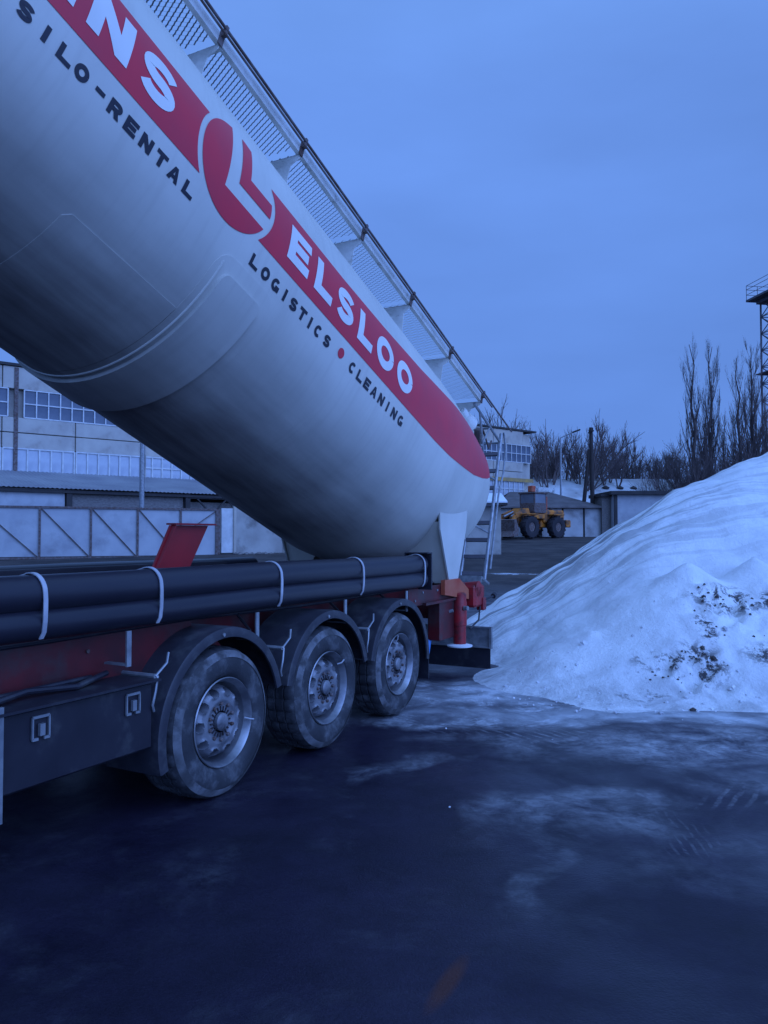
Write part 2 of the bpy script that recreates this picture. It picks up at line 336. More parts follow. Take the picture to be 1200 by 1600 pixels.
    bp = n.new('ShaderNodeBump'); bp.inputs['Strength'].default_value = .5; bp.inputs['Distance'].default_value = .02; l.new(h, bp.inputs['Height']); l.new(bp.outputs[0], b.inputs['Normal'])
    return m
def grid_mesh(xs, ys, zf):
    b = MB(); n = len(xs)
    vs = [(x_, y_, zf(x_, y_)) for y_ in ys for x_ in xs]
    b.add(vs, [(j * n + i, j * n + i + 1, (j + 1) * n + i + 1, (j + 1) * n + i) for j in range(len(ys) - 1) for i in range(n - 1)])
    return b
from mathutils import noise as mnoise
def nz(x_, y_, s, seed=0.): return mnoise.noise(Vector((x_ * s + seed, y_ * s - seed, seed)))
xs = [-600, -250, -120, -60, -30, -15] + [-8 + i * .25 for i in range(81)] + [16, 30, 60, 120, 250, 600]
ys = [-200, -60, -20, -6] + [0 + i * .25 for i in range(57)] + [16, 20, 25, 30, 40, 50, 60, 100, 300, 1200]
g = grid_mesh(xs, ys, lambda x_, y_: gz(y_) + (.018 * nz(x_, y_, .6, 3) + .006 * nz(x_, y_, 2.3, 5) if y_ < 14.1 else 0)).build('ground', ground_material(), smooth=True, fix=False, angle=0)
struct(g)

# ------------------------------------------------------------------ heap of shovelled snow
def smin(a, b, k):
    h = max(0., min(1., .5 + .5 * (b - a) / k)); return b * (1 - h) + a * h - k * h * (1 - h)
def interp(pts, v):
    if v <= pts[0][0]: return pts[0][1]
    for (a, fa), (b, fb) in zip(pts, pts[1:]):
        if v <= b: return fa + (fb - fa) * (v - a) / (b - a)
    return pts[-1][1]
def heap(x_, y_):
    wx = .35 * nz(x_, y_, .35, 11)
    xl = interp([(8, 1.9), (9.5, 1.75), (10.6, 1.5), (12, .85), (13, .8), (14, 1.15), (16, 1.9), (19, 3.4)], y_)
    left = .62 * (x_ - xl)
    if x_ > 5: left -= .17 * (x_ - 5)
    left += .06 * nz(x_, y_, 1.1, 21) + .05 * nz(x_, y_, 3.1, 22)
    yf = interp([(.5, 8.6), (1.2, 8.3), (2.1, 7.75), (3, 7.9), (4, 8.05), (6, 7.6), (10, 7.3)], x_ + wx * .4) + .12 * nz(x_, y_, 1.3, 4)
    d = y_ - yf
    front = .50 * d if d < 2.2 else 1.10 + .62 * (d - 2.2)
    front = min(front, .30 * d + .10 * d * d) if d > 0 else .5 * d
    back = .8 * (19.5 + .15 * wx - y_)
    cap = 4.1
    h = smin(smin(left, front, .35), smin(back, cap, .5), .45)
    # second, lower load tipped in front
    for (cx, cy, hh, sl) in ((4.0, 10.1, 1.45, .60), (4.9, 10.2, 1.5, .62), (2.6, 9.6, .62, .42), (6.6, 9.6, 1.5, .6)):
        r = math.hypot(x_ - cx, (y_ - cy) * 1.05)
        c_ = hh - sl * r; h = -smin(-h, -c_, .10)
    if h > -.3:
        k = max(0., min(1., (h + .05) / .4))
        # runnels down the left flank (fall line is -x) and lumps
        fl = math.exp(-((x_ - xl - 2.2) / 3.2) ** 2) * max(0., min(1., (y_ - 9.5) / 1.5))
        h += k * (-.06 * fl * abs(nz(x_ * .12, y_ + .12 * x_, 2.6, 8)) * 2 + .05 * nz(x_, y_, .9, 2) + .03 * nz(x_, y_, 2.7, 6) + .014 * nz(x_, y_, 8, 1))
        for (cx, cy, r_, a_) in ((4.15, 9.35, .42, .16), (3.55, 8.55, .3, .12), (5.0, 9.4, .35, .08), (3.3, 8.45, .25, .1), (4.9, 8.6, .35, .07)):
            q = math.hypot(x_ - cx, y_ - cy) / r_
            if q < 2: h += math.exp(-q * q) * a_ * (nz(x_, y_, 6.5, 9) * 1.6 - .35)
    if 0 < h < .34: h = h * h / .34 * (2 - h / .34)       # toe thins out into the ground
    return h
def snow_material():
    m = bpy.data.materials.new('dirty_heaped_snow'); m.use_nodes = True; t = m.node_tree; n = t.nodes; l = t.links
    b = n['Principled BSDF']; b.inputs['Roughness'].default_value = .7; b.inputs['Specular IOR Level'].default_value = .3
    geo = n.new('ShaderNodeNewGeometry'); P = geo.outputs['Position']
    sp = n.new('ShaderNodeSeparateXYZ'); l.new(P, sp.inputs[0])
    def noise(scale, detail=6, rough=.6, src=P, dist=0.):
        q = n.new('ShaderNodeTexNoise'); q.inputs['Scale'].default_value = scale; q.inputs['Detail'].default_value = detail
        q.inputs['Roughness'].default_value = rough; q.inputs['Distortion'].default_value = dist; l.new(src, q.inputs['Vector']); return q.outputs['Fac']
    def rng(v, a, b_, c=0., d=1.):
        q = n.new('ShaderNodeMapRange'); q.inputs[1].default_value = a; q.inputs[2].default_value = b_; q.inputs[3].default_value = c; q.inputs[4].default_value = d; l.new(v, q.inputs[0]); return q.outputs[0]
    def math_(op, a, b_=None, clamp=False):
        q = n.new('ShaderNodeMath'); q.operation = op; q.use_clamp = clamp
        for i, z in enumerate((a, b_)):
            if z is None: continue
            if isinstance(z, (int, float)): q.inputs[i].default_value = z
            else: l.new(z, q.inputs[i])
        return q.outputs[0]
    base = n.new('ShaderNodeMixRGB'); base.inputs[1].default_value = (.90, .90, .90, 1); base.inputs[2].default_value = (.76, .76, .78, 1); l.new(rng(noise(.9, 7), .38, .68), base.inputs[0])
    def ell(cx, cy, cz, r, soft=.8, amp=1.3):
        mp_ = n.new('ShaderNodeMapping'); mp_.vector_type = 'TEXTURE'; mp_.inputs['Location'].default_value = (cx, cy, cz); mp_.inputs['Scale'].default_value = r
        l.new(P, mp_.inputs[0]); ln = n.new('ShaderNodeVectorMath'); ln.operation = 'LENGTH'; l.new(mp_.outputs[0], ln.inputs[0])
        return rng(ln.outputs['Value'], 1.3, 1.3 - soft, 0, amp)
    acc = None
    for a in DIRT_SPOTS:
        v = ell(*a); acc = v if acc is None else math_('MAXIMUM', acc, v)
    d1 = math_('MULTIPLY', acc, rng(noise(5.5, 10, .78, dist=.35), .49, .56))
    # streaks where dirt washed down the left flank
    mp_ = n.new('ShaderNodeMapping'); mp_.inputs['Scale'].default_value = (.25, 3.6, .25); mp_.inputs['Rotation'].default_value = (0, 0, R(-8)); l.new(P, mp_.inputs[0])
    stn = noise(1.5, 8, .65, src=mp_.outputs[0], dist=.3)
    fl = math_('MULTIPLY', rng(sp.outputs['Y'], 10.3, 12.8), rng(sp.outputs['X'], 7.5, 3.5)); 
    d2 = math_('MULTIPLY', math_('MULTIPLY', rng(stn, .47, .57), fl), .8)
    foot = math_('MULTIPLY', rng(sp.outputs['Z'], .40, .0), rng(noise(2.6, 8, .7, dist=.5), .42, .66)); foot = math_('MULTIPLY', foot, .55)
    d3 = math_('MULTIPLY', rng(noise(22, 6, .75), .66, .72), .35)
    d = math_('MAXIMUM', math_('MAXIMUM', d1, d2), math_('MAXIMUM', foot, d3), True)
    mx = n.new('ShaderNodeMixRGB'); l.new(d, mx.inputs[0]); l.new(base.outputs[0], mx.inputs[1]); mx.inputs[2].default_value = (.085, .08, .085, 1)
    l.new(mx.outputs[0], b.inputs['Base Color'])
    hh = math_('ADD', math_('MULTIPLY', noise(14, 8, .7), .7), math_('MULTIPLY', noise(60, 4, .7), .25))
    bp = n.new('ShaderNodeBump'); bp.inputs['Strength'].default_value = .8; bp.inputs['Distance'].default_value = .05; l.new(hh, bp.inputs['Height']); l.new(bp.outputs[0], b.inputs['Normal'])
    return m
DIRT_SPOTS = [(4.2, 9.5, 1.0, (.42, .6, .18)), (4.75, 9.3, 1.0, (.5, .6, .10)), (3.5, 8.6, .35, (.26, .5, .24)), (3.1, 8.5, .38, (.32, .5, .09)), (4.4, 8.7, .45, (.4, .5, .12)), (3.75, 8.9, .75, (.12, .4, .2)), (2.75, 8.1, .12, (.35, .25, .08))]
HX = [.4 + i * .045 for i in range(200)] + [9.5 + i * .4 for i in range(16)]
HY = [7.0 + i * .05 for i in range(170)] + [15.6 + i * .2 for i in range(26)]
hp = grid_mesh(HX, HY, lambda x_, y_: gz(y_) + heap(x_, y_)).build('snow_heap', snow_material(), smooth=True, fix=False, angle=0)
tag(hp, 'big heap of ploughed snow streaked with dirt behind the trailer', 'snow heap')
# dark clods breaking through the snow
cb = MB()
def clod(b, c, r, rd):
    vs = []; fs = []; n_ = 6
    vs.append((c[0], c[1], c[2] + r * .8))
    for k in range(2):
        for j in range(n_):
            t = 2 * math.pi * (j + .5 * k) / n_; q = r * (1 if k else .75) * rd.uniform(.7, 1.25)
            vs.append((c[0] + q * math.cos(t), c[1] + q * math.sin(t), c[2] + (r * .35 if k == 0 else -r * .3)))
    for j in range(n_):
        fs.append((0, 1 + j, 1 + (j + 1) % n_)); a = 1 + j; a2 = 1 + (j + 1) % n_
        fs.append((a, a + n_, a2 + n_, a2))
    b.add(vs, fs)
def heap_z(x_, y_): return gz(y_) + heap(x_, y_)
for (cx, cy, s_, k) in ((4.15, 9.45, .17, 34), (4.65, 9.35, .2, 10), (3.5, 8.6, .12, 34), (3.15, 8.5, .14, 16), (4.5, 8.7, .2, 10), (3.85, 9.0, .1, 5), (2.8, 8.05, .2, 5)):
    for _ in range(k):
        x_ = rnd.gauss(cx, s_); y_ = rnd.gauss(cy, s_ * .6); clod(cb, (x_, y_, heap_z(x_, y_)), rnd.uniform(.006, .02) * (2.4 if rnd.random() < .08 else 1), rnd)
sb_ = MB()
for _ in range(170):
    x_ = rnd.uniform(.9, 6.5); yf_ = interp([(.5, 8.6), (1.2, 8.3), (2.1, 7.75), (3, 7.9), (4, 8.05), (6, 7.6)], x_)
    y_ = yf_ + rnd.gauss(.2, .25) + (abs(rnd.gauss(0, .8)) if rnd.random() < .35 else 0)
    clod(sb_, (x_, y_, max(heap_z(x_, y_), 0.0)), rnd.uniform(.008, .026) * (2.2 if rnd.random() < .06 else 1), rnd)
for _ in range(8):
    x_ = rnd.uniform(.2, 4.2); y_ = rnd.uniform(4.2, 7.6); clod(sb_, (x_, y_, .004), rnd.uniform(.004, .013), rnd)
so_ = sb_.build('snow_lumps', mat('snow_lumps', (.8, .8, .82), (.45, .45, .48), 6, .8), None); so_['kind'] = 'stuff'; so_['label'] = 'loose lumps of snow fallen along the foot of the heap'; so_['category'] = 'snow'
co = cb.build('dirt_clods', CLOD, smooth=False); co['kind'] = 'stuff'; co['label'] = 'dark clods of dirt scattered on the snow heap'; co['category'] = 'dirt'

# ------------------------------------------------------------------ silo trailer
A = math.atan2(626, 1200 * math.cos(PITCH))
TR = empty('silo_trailer', 'tipping silo semi-trailer, cream tank with red lettered stripe raised over red chassis', 'trailer', (-1.10225, 5.24603, 0), -A)
# local frame of the trailer: x = out towards the viewer's side, y = rearwards, z = up
WC, UC, ZC, TH = -1.25, 3.0, 3.2, R(19.2)
AX = Vector((0, math.cos(TH), -math.sin(TH))); NX = Vector((0, math.sin(TH), math.cos(TH)))
A0, A1, RE, OE, DD, PP = 1.0, 2.9, 1.08, .2, .4, 1.5
def RO(a):
    if a <= A0: return 1.3 + .02 * (a + 1.7), -.02 * (a + 1.7)
    R1 = 1.3 + .02 * (A0 + 1.7); o1 = -.02 * (A0 + 1.7)
    if a <= A1:
        t = ((a - A0) / (A1 - A0)) ** PP; return R1 + (RE - R1) * t, o1 + (OE - o1) * t
    s = min(1, (a - A1) / DD); return RE * math.sqrt(max(0, 1 - s * s)), OE
def SP(a, phi, e=0.):
    r, o = RO(a); r += e
    return Vector((WC, UC, ZC)) + AX * a + Vector((r * math.cos(phi), 0, 0)) + NX * (r * math.sin(phi) + o)
def LT(a, w_, n_): return Vector((w_, UC, ZC)) + AX * a + NX * n_

def shell():
    al = [-9.2 + i * .12 for i in range(int((A1 + 9.2) / .12) + 1)] + [A1 + DD * math.sin(i / 14 * math.pi / 2) for i in range(1, 14)] + [A1 + DD * .9995]
    n_ = 128; b = MB(); vs = []; uvs = []
    ph = [math.pi - 2 * math.pi * j / n_ for j in range(n_ + 1)]       # seam on the far side
    for a in al:
        for p in ph: vs.append(SP(a, p)); uvs.append((a, p))
    k = n_ + 1
    fs = [(i * k + j, i * k + j + 1, (i + 1) * k + j + 1, (i + 1) * k + j) for i in range(len(al) - 1) for j in range(n_)]
    # front end: plain dished disc
    b.add(vs, fs)
    me = b.mesh('tank'); uvl = me.uv_layers.new(name='shell')
    for lp in me.loops: uvl.data[lp.index].uv = uvs[lp.vertex_index]
    me.polygons.foreach_set('use_smooth', [True] * len(me.polygons)); me.materials.append(SHELL)
    o = bpy.data.objects.new('tank', me); col.objects.link(o); o.parent = TR
    fr = MB(); fr.lathe([(0, 1.15), (-.15, 1.1), (-.32, .8), (-.42, .4), (-.45, .01)], 64, 'y')
    m = Matrix.Rotation(-TH, 4, 'X'); fr.v = [tuple(m @ Vector(q) + LT(-9.2, WC, .15)) for q in fr.v]
    fr.build('front_dome', CREAM, TR, True)
    return o
TANK = shell()
def patch(name, al, pf, e, m, parent, edge=True):
    """curved plate lying on the shell between pf(a)=(phi_low, phi_high)"""
    k = 40; vs = []; uvs = []
    for a in al:
        p0, p1 = pf(a)
        for j in range(k + 1):
            p = p0 + (p1 - p0) * j / k; vs.append(SP(a, p, e)); uvs.append((a, p))
    n_ = k + 1; fs = [(i * n_ + j, i * n_ + j + 1, (i + 1) * n_ + j + 1, (i + 1) * n_ + j) for i in range(len(al) - 1) for j in range(k)]
    if edge:      # turn the rim down to the shell
        loop = [i * n_ for i in range(len(al))] + [(len(al) - 1) * n_ + j for j in range(1, n_)] + [i * n_ + k for i in range(len(al) - 2, -1, -1)] + [j for j in range(k - 1, 0, -1)]
        o_ = len(vs)
        for q in loop:
            a, p = uvs[q]; vs.append(SP(a, p, -.004)); uvs.append((a, p))
        for i in range(len(loop)):
            j = (i + 1) % len(loop); fs.append((loop[i], loop[j], o_ + j, o_ + i))
    b = MB().add(vs, fs); me = b.mesh(name); uvl = me.uv_layers.new(name='shell')
    for lp in me.loops: uvl.data[lp.index].uv = uvs[lp.vertex_index]
    me.polygons.foreach_set('use_smooth', [True] * len(me.polygons)); me.set_sharp_from_angle(angle=R(30))
    me.materials.append(m); o = bpy.data.objects.new(name, me); col.objects.link(o); o.parent = parent; return o
def lin(a, b, n_): return [a + (b - a) * i / (n_ - 1) for i in range(n_)]
def rounded(a0, a1, top, bot, rc):
    def f(a):
        d = min(a - a0, a1 - a)
        return (bot, top - (rc - math.sqrt(max(0, rc * rc - (rc - d) ** 2))) / 1.3 if d < rc else top)
    return f
patch('saddle_plate', lin(-2.89, -2.46, 24), rounded(-2.89, -2.46, -.44, -2.75, .06), .040, BANDM, TANK)
patch('saddle_plate', lin(-2.99, -2.34, 30), rounded(-2.99, -2.34, -.34, -2.85, .14), .005, SHELL, TANK)
patch('reinforcing_plate', lin(-3.97, -2.995, 24), rounded(-3.97, -2.9, -.77, -2.6, .05), .006, SHELL, TANK)
wb = MB()
for a_w in (-2.93, -5.6):     # raised weld ring
    wb.tube([SP(a_w, -2.9 + 2.5 * i / 60, .006) for i in range(61)], .009, 6)
wb.build('weld_seam', SHELL, TANK, True)

# livery: sheets lying on the shell, a = along, t = metres round the shell
PH0 = -.05
def surf(pieces, name, m, e, parent, step=.05):
    """pieces: polygons [(a, phi)...] -> triangulated, refined, wrapped on the shell"""
    import bmesh
    bm = bmesh.new()
    for poly in pieces:
        vs3 = [Vector((p[0], p[1] * 1.3, 0)) for p in poly]
        bv = [bm.verts.new(v) for v in vs3]
        if len(poly) <= 4:
            try: bm.faces.new(bv)
            except ValueError: pass
        else:
            for tri in tessellate_polygon([vs3]):
                try: bm.faces.new([bv[i] for i in tri])
                except ValueError: pass
    for _ in range(5):
        ed = [q for q in bm.edges if q.calc_length() > step]
        if not ed: break
        bmesh.ops.subdivide_edges(bm, edges=ed, cuts=1, use_grid_fill=False)
        bmesh.ops.triangulate(bm, faces=[f for f in bm.faces if len(f.verts) > 4])
    bm.faces.ensure_lookup_table()
    for v in bm.verts: v.co = SP(v.co.x, v.co.y / 1.3, e)
    c0 = Vector((WC, UC, ZC)); bm.normal_update()
    for f in bm.faces:
        cc = f.calc_center_median() - c0; rad = Vector((cc.x, 0, 0)) + NX * cc.dot(NX)
        if f.normal.dot(rad) < 0: f.normal_flip()
    me = bpy.data.meshes.new(name); bm.to_mesh(me); bm.free(); me.materials.append(m)
    me.polygons.foreach_set('use_smooth', [True] * len(me.polygons))
    o = bpy.data.objects.new(name, me); col.objects.link(o); o.parent = parent; return o
BC, BP, BR = -3.075, .075, .425          # emblem centre (a, phi) and outer radius
top_e = [(-9, .255), (-1.6, .25), (-.8, .273), (.08, .325), (1.33, .46), (2.2, .56), (2.9, .66), (3.2, .75)]
bot_e = [(-9, -.14), (.5, -.145), (.88, -.134), (1.4, -.10), (1.86, -.063), (2.35, .01), (2.7, .085), (2.92, .157), (3.1, .27), (3.2, .36)]
def stripe(a_lo, a_hi, name):
    """a_lo(phi), a_hi(phi) give the ends row by row"""
    rows = 14; cols = 90; vs = []
    for j in range(rows + 1):
        s = j / rows
        pc = -.14 + s * .395
        lo, hi = a_lo(pc), a_hi(pc)
        for i in range(cols + 1):
            a = lo + (hi - lo) * i / cols
            p = interp(bot_e, a) * (1 - s) + interp(top_e, a) * s
            vs.append(SP(a, p, .003))
    n_ = cols + 1
    b = MB().add(vs, [(j * n_ + i, j * n_ + i + 1, (j + 1) * n_ + i + 1, (j + 1) * n_ + i) for j in range(rows) for i in range(cols)])
    return b.build(name, REDP, TANK, True, fix=False, angle=0)
def arc_dx(p): 
    d = (p - BP) * 1.3; return math.sqrt(max(0, BR * BR - d * d))
stripe(lambda p: -9.0, lambda p: BC - arc_dx(p) - .012, 'red_stripe')
stripe(lambda p: BC + arc_dx(p) + .012, lambda p: 3.18, 'red_stripe')
# round emblem: red disc cut by a white L
def circ(r, t0, t1, k):
    return [(BC + r * math.cos(R(t0 + (t1 - t0) * i / k)), BP + r * math.sin(R(t0 + (t1 - t0) * i / k)) / 1.3) for i in range(k + 1)]
ri = BR - .035
xa, ya = -3.185, -.062
tA = math.degrees(math.acos((xa - BC) / ri)); tB = math.degrees(math.asin((ya - BP) * 1.3 / ri))
big = circ(ri, tA, 360 + tB, 60) + [(xa, ya)]
xb, yb, xc, yc = -3.065, .033, -2.955, .132
tC = math.degrees(math.acos((xb - BC) / ri)); tD = math.degrees(math.acos((xc - BC) / ri)); tE = math.degrees(math.asin((yc - BP) * 1.3 / ri)); tF = math.degrees(math.asin((yb - BP) * 1.3 / ri))
small = [(xb, yb)] + circ(ri, tF, tE, 6) + [(xc, yc)] + circ(ri, tD, tC, 8)
surf([big, small], 'emblem', REDP, .0035, TANK, .06)
def glyph(ch, wd, h, t):
    """non-overlapping polygons in metres; second list sits a hair prouder"""
    def rib(pts, t_):
        out = []; lft = []; rgt = []
        for i, p in enumerate(pts):
            q0 = Vector(pts[max(0, i - 1)]); q1 = Vector(pts[min(len(pts) - 1, i + 1)]); d = (q1 - q0).normalized(); nn = Vector((-d.y, d.x))
            lft.append(tuple(Vector(p) + nn * t_ / 2)); rgt.append(tuple(Vector(p) - nn * t_ / 2))
        for i in range(len(pts) - 1): out.append([rgt[i], rgt[i + 1], lft[i + 1], lft[i]])
        return out
    def arc(cx, cy, rx, ry, a0, a1, k=14): return [(cx + rx * math.cos(R(a0 + (a1 - a0) * i / k)), cy + ry * math.sin(R(a0 + (a1 - a0) * i / k))) for i in range(k + 1)]
    tv = t * 1.1
    if ch == 'E':
        return [[(0, 0), (tv, 0), (tv, h), (0, h)], [(tv, 0), (wd, 0), (wd, t), (tv, t)], [(tv, h - t), (wd, h - t), (wd, h), (tv, h)], [(tv, h / 2 - t / 2), (wd * .9, h / 2 - t / 2), (wd * .9, h / 2 + t / 2), (tv, h / 2 + t / 2)]], []
    if ch == 'L': return [[(0, 0), (tv, 0), (tv, h), (0, h)], [(tv, 0), (wd, 0), (wd, t), (tv, t)]], []
    if ch == 'I': return [[(wd / 2 - tv / 2, 0), (wd / 2 + tv / 2, 0), (wd / 2 + tv / 2, h), (wd / 2 - tv / 2, h)]], []
    if ch == '-': return [[(wd * .15, h * .42), (wd * .85, h * .42), (wd * .85, h * .42 + t), (wd * .15, h * .42 + t)]], []
    if ch == 'T': return [[(0, h - t), (wd, h - t), (wd, h), (0, h)], [(wd / 2 - tv / 2, 0), (wd / 2 + tv / 2, 0), (wd / 2 + tv / 2, h - t), (wd / 2 - tv / 2, h - t)]], []
    if ch == 'N': return [[(0, 0), (tv, 0), (tv, h), (0, h)], [(wd - tv, 0), (wd, 0), (wd, h), (wd - tv, h)], [(tv, h - t * .0), (tv, h - t * 1.9), (wd - tv, 0), (wd - tv, t * 1.9)]], []
    if ch == 'M': return [[(0, 0), (tv, 0), (tv, h), (0, h)], [(wd - tv, 0), (wd, 0), (wd, h), (wd - tv, h)], [(tv, h), (tv, h - t * 1.7), (wd / 2, 0), (wd / 2, t * 1.7)], [(wd - tv, h), (wd - tv, h - t * 1.7), (wd / 2, 0), (wd / 2, t * 1.7)]], []
    if ch == 'A':
        return [[(0, 0), (tv, 0), (wd / 2, h - t * 1.1), (wd / 2, h), (wd / 2 - tv / 2, h)], [(wd - tv, 0), (wd, 0), (wd / 2 + tv / 2, h), (wd / 2, h), (wd / 2, h - t * 1.1)]], [[(wd * .25, h * .2), (wd * .75, h * .2), (wd * .68, h * .2 + t * .85), (wd * .32, h * .2 + t * .85)]]
    if ch == 'O': return rib(arc(wd / 2, h / 2, wd / 2 - tv / 2, h / 2 - t / 2, 0, 360, 36), t * 1.04), []
    if ch == 'C': return rib(arc(wd / 2, h / 2, wd / 2 - tv / 2, h / 2 - t / 2, 48, 312, 26), t), []
    if ch == 'G': return rib(arc(wd / 2, h / 2, wd / 2 - tv / 2, h / 2 - t / 2, 48, 318, 26), t), [[(wd - tv, h * .06), (wd, h * .06), (wd, h * .5), (wd - tv, h * .5)], [(wd * .5, h * .5 - t * .9), (wd - tv, h * .5 - t * .9), (wd - tv, h * .5), (wd * .5, h * .5)]]
    if ch == 'S':
        ry = (h - t) / 4; rx = wd / 2 - tv / 2
        p1 = arc(wd / 2, h / 2 + ry, rx, ry, 20, 270, 20); p2 = arc(wd / 2, h / 2 - ry, rx, ry, 90, -160, 20)
        return rib(p1 + p2[1:], t), []
    if ch == 'R':
        ry = (h * .52 - t / 2) / 2 - 0; cy = h - t / 2 - ry
        bowl = [(tv, h - t / 2), (wd * .55, h - t / 2)] + arc(wd * .55, cy, wd * .45 - tv / 2, ry, 88, -88, 12) + [(wd * .55, cy - ry), (tv, cy - ry)]
        return [[(0, 0), (tv, 0), (tv, h), (0, h)]] + rib(bowl, t), [[(wd - tv * 1.15, 0), (wd, 0), (wd * .5 + tv * .8, h * .42), (wd * .5 - tv * .3, h * .42)]]
    return [], []
def word(glyphs, ph_lo, h, t, m, e, name):
    """glyphs: (char, a0, a1)"""
    for ch, a0, a1 in glyphs:
        p1, p2 = glyph(ch, a1 - a0, h, t)
        cv = lambda P: [[(a0 + x_, ph_lo + y_ / 1.3) for x_, y_ in poly] for poly in P]
        o = surf(cv(p1), name, m, e, TANK, .05)
        if p2:
            o2 = surf(cv(p2), name, m, e + .0006, TANK, .05)
            import bmesh
            bm = bmesh.new(); bm.from_mesh(o.data); bm.from_mesh(o2.data); bm.to_mesh(o.data); bm.free(); bpy.data.objects.remove(o2)
BH = .235 * 1.3
word([('M', -5.2, -4.86), ('E', -4.79, -4.53), ('N', -4.44, -4.13), ('S', -4.05, -3.74)], -.06, BH * 1.06, .085, WDEC, .0058, 'letter')
word([('E', -2.42, -2.13), ('L', -2.03, -1.76), ('S', -1.69, -1.40), ('L', -1.30, -1.03), ('O', -.96, -.61), ('O', -.53, -.18)], -.06, BH, .082, WDEC, .0058, 'letter')
SH = .098
word([(c, a, a + .095) if c != 'I' else (c, a, a + .05) for c, a in zip('SILO-RENTAL', (-4.765, -4.61, -4.50, -4.385, -4.25, -4.13, -4.00, -3.87, -3.74, -3.615, -3.475))], -.30, SH, .027, INK, .0035, 'small_letter')
word([(c, a, a + .095) if c != 'I' else (c, a + .02, a + .07) for c, a in zip('LOGISTICS', (-2.735, -2.60, -2.465, -2.335, -2.215, -2.085, -1.965, -1.845, -1.70))], -.30, SH, .026, INK, .0035, 'small_letter')
word([(c, a, a + .10) if c != 'I' else (c, a + .02, a + .07) for c, a in zip('CLEANING', (-1.265, -1.12, -.985, -.845, -.70, -.56, -.425, -.28))], -.295, SH, .026, INK, .0035, 'small_letter')
surf([[(-1.43 + .045 * math.cos(R(i * 15)), -.245 + .045 * math.sin(R(i * 15)) / 1.3) for i in range(24)]], 'red_dot', REDP, .0035, TANK, .1)

# walkway along the top
BAYS = [-8.0, -6.81, -5.62, -4.43, -3.23, -2.06, -.87, .33, 1.55, 2.78]
def wn(a): return 1.43 + .018 * (a + 3.23)
WO, WI = -.40, -2.05
for w_ in (WO, WI):
    WALK = MB()
    for i in range(len(BAYS) - 1):
        p, q = LT(BAYS[i], w_, wn(BAYS[i])), LT(BAYS[i + 1], w_, wn(BAYS[i + 1]))
        WALK.bar(p, q, .012, .085, NX); WALK.bar(p + NX * -.036 + Vector((-.02 if w_ == WO else .02, 0, 0)), q + NX * -.036 + Vector((-.02 if w_ == WO else .02, 0, 0)), .04, .010, NX)
    WALK.build('walkway_beam', WHITE, TR)
for i in range(len(BAYS) - 1):
    a0, a1 = BAYS[i] + .03, BAYS[i + 1] - .03
    gb = MB(); rows = 27; cols = 36
    for r_ in range(rows):
        for s in (0, 1):
            ac = a0 + (a1 - a0) * (r_ + .5 * s + .25) / rows; amp = (a1 - a0) / rows / 3.3 * (1 if s == 0 else -1)
            pr = None
            for c_ in range(cols + 1):
                w_ = WO - .015 + (WI - WO + .03) * c_ / cols; a = ac + amp * (1 if c_ % 2 == 0 else -1)
                n1 = wn(a)
                cur = (LT(a - .007, w_, n1 - .006), LT(a + .007, w_, n1 + .006))
                if pr: gb.add([pr[0], cur[0], cur[1], pr[1]], [(0, 1, 2, 3)])
                pr = cur
    gb.build('mesh_panel', STEEL, TR, fix=False)
for i, a in enumerate(BAYS):
    # gusset from rim of the walkway down to the shell, both sides
    for w_, sg in ((WO, 1), (WI, -1)):
        b = MB(); ph = .90 if sg > 0 else math.pi - .90
        ph2 = 1.30 if sg > 0 else math.pi - 1.30
        nn = wn(a) - .045
        nb = (SP(a, ph) - LT(a, 0, 0)).dot(NX); xb_ = SP(a, ph).x
        poly = [LT(a, w_, nn), LT(a, w_, nn - .05), LT(a, w_ + (xb_ - w_) * .5 - .05 * sg, nn - .11), LT(a, xb_ - .03 * sg, (nb + nn) / 2 - .05), SP(a, ph, -.02), SP(a, ph2, -.02), LT(a, w_ - .60 * sg, nn)]
        b.prism(poly, AX * .008)
        b.box(LT(a + .03, w_ - .26 * sg, nn - .004), (.5, .06, .008), Matrix.Rotation(-TH, 3, 'X'))
        b.build('gusset', WHITE, TR)
    mb_ = MB(); mb_.box(LT(a, WO + .012, wn(a) + .0), (.014, .05, .13), Matrix.Rotation(-TH, 3, 'X')); mb_.box(LT(a, WO + .035, wn(a) + .06), (.03, .03, .10), Matrix.Rotation(-TH, 3, 'X'))
    mb_.build('rail_clamp', RUST, TR)
for w_, s in ((WO, 1), (WI, -1)):
    b = MB()
    b.tube([LT(a, w_ + .045 * s, wn(a) + .075) for a in lin(-8.2, 4.05, 8)], .0125, 8)
    b.tube([LT(a, w_ + .055 * s, wn(a) + .018) for a in lin(-8.2, 3.1, 8)], .010, 8)
    b.build('handrail', RUST, TR, True)
# rear end of the walkway: support frame reaching beyond the dome, hopper-shaped fitting
b = MB()
for w_ in (-.46, -.90): b.tube([LT(2.7, w_, 1.42), LT(3.4, w_, 1.40), LT(3.92, w_, 1.38)], .02, 8)
b.tube([LT(3.90, -.46, 1.38), LT(3.90, -.90, 1.38)], .018, 8); b.tube([LT(3.4, -.46, 1.38), LT(3.4, -.90, 1.38)], .016, 8)
b.tube([LT(2.95, -.46, 1.40), LT(3.35, -.5, .96)], .018, 8); b.tube([LT(3.4, -.46, 1.40), LT(3.25, -.5, 1.02)], .015, 8)
b.build('ladder_support', STEEL, TR, True)
b = MB(); b.lathe([(0, .03), (0, .14), (.02, .15), (.22, .09), (.30, .085), (.34, .06), (.34, .01)], 20, 'z', (0, 0, 0))
m_ = Matrix.Rotation(R(60), 4, 'X'); b.v = [tuple(m_ @ Vector(q) + LT(2.95, -.62, 1.22)) for q in b.v]
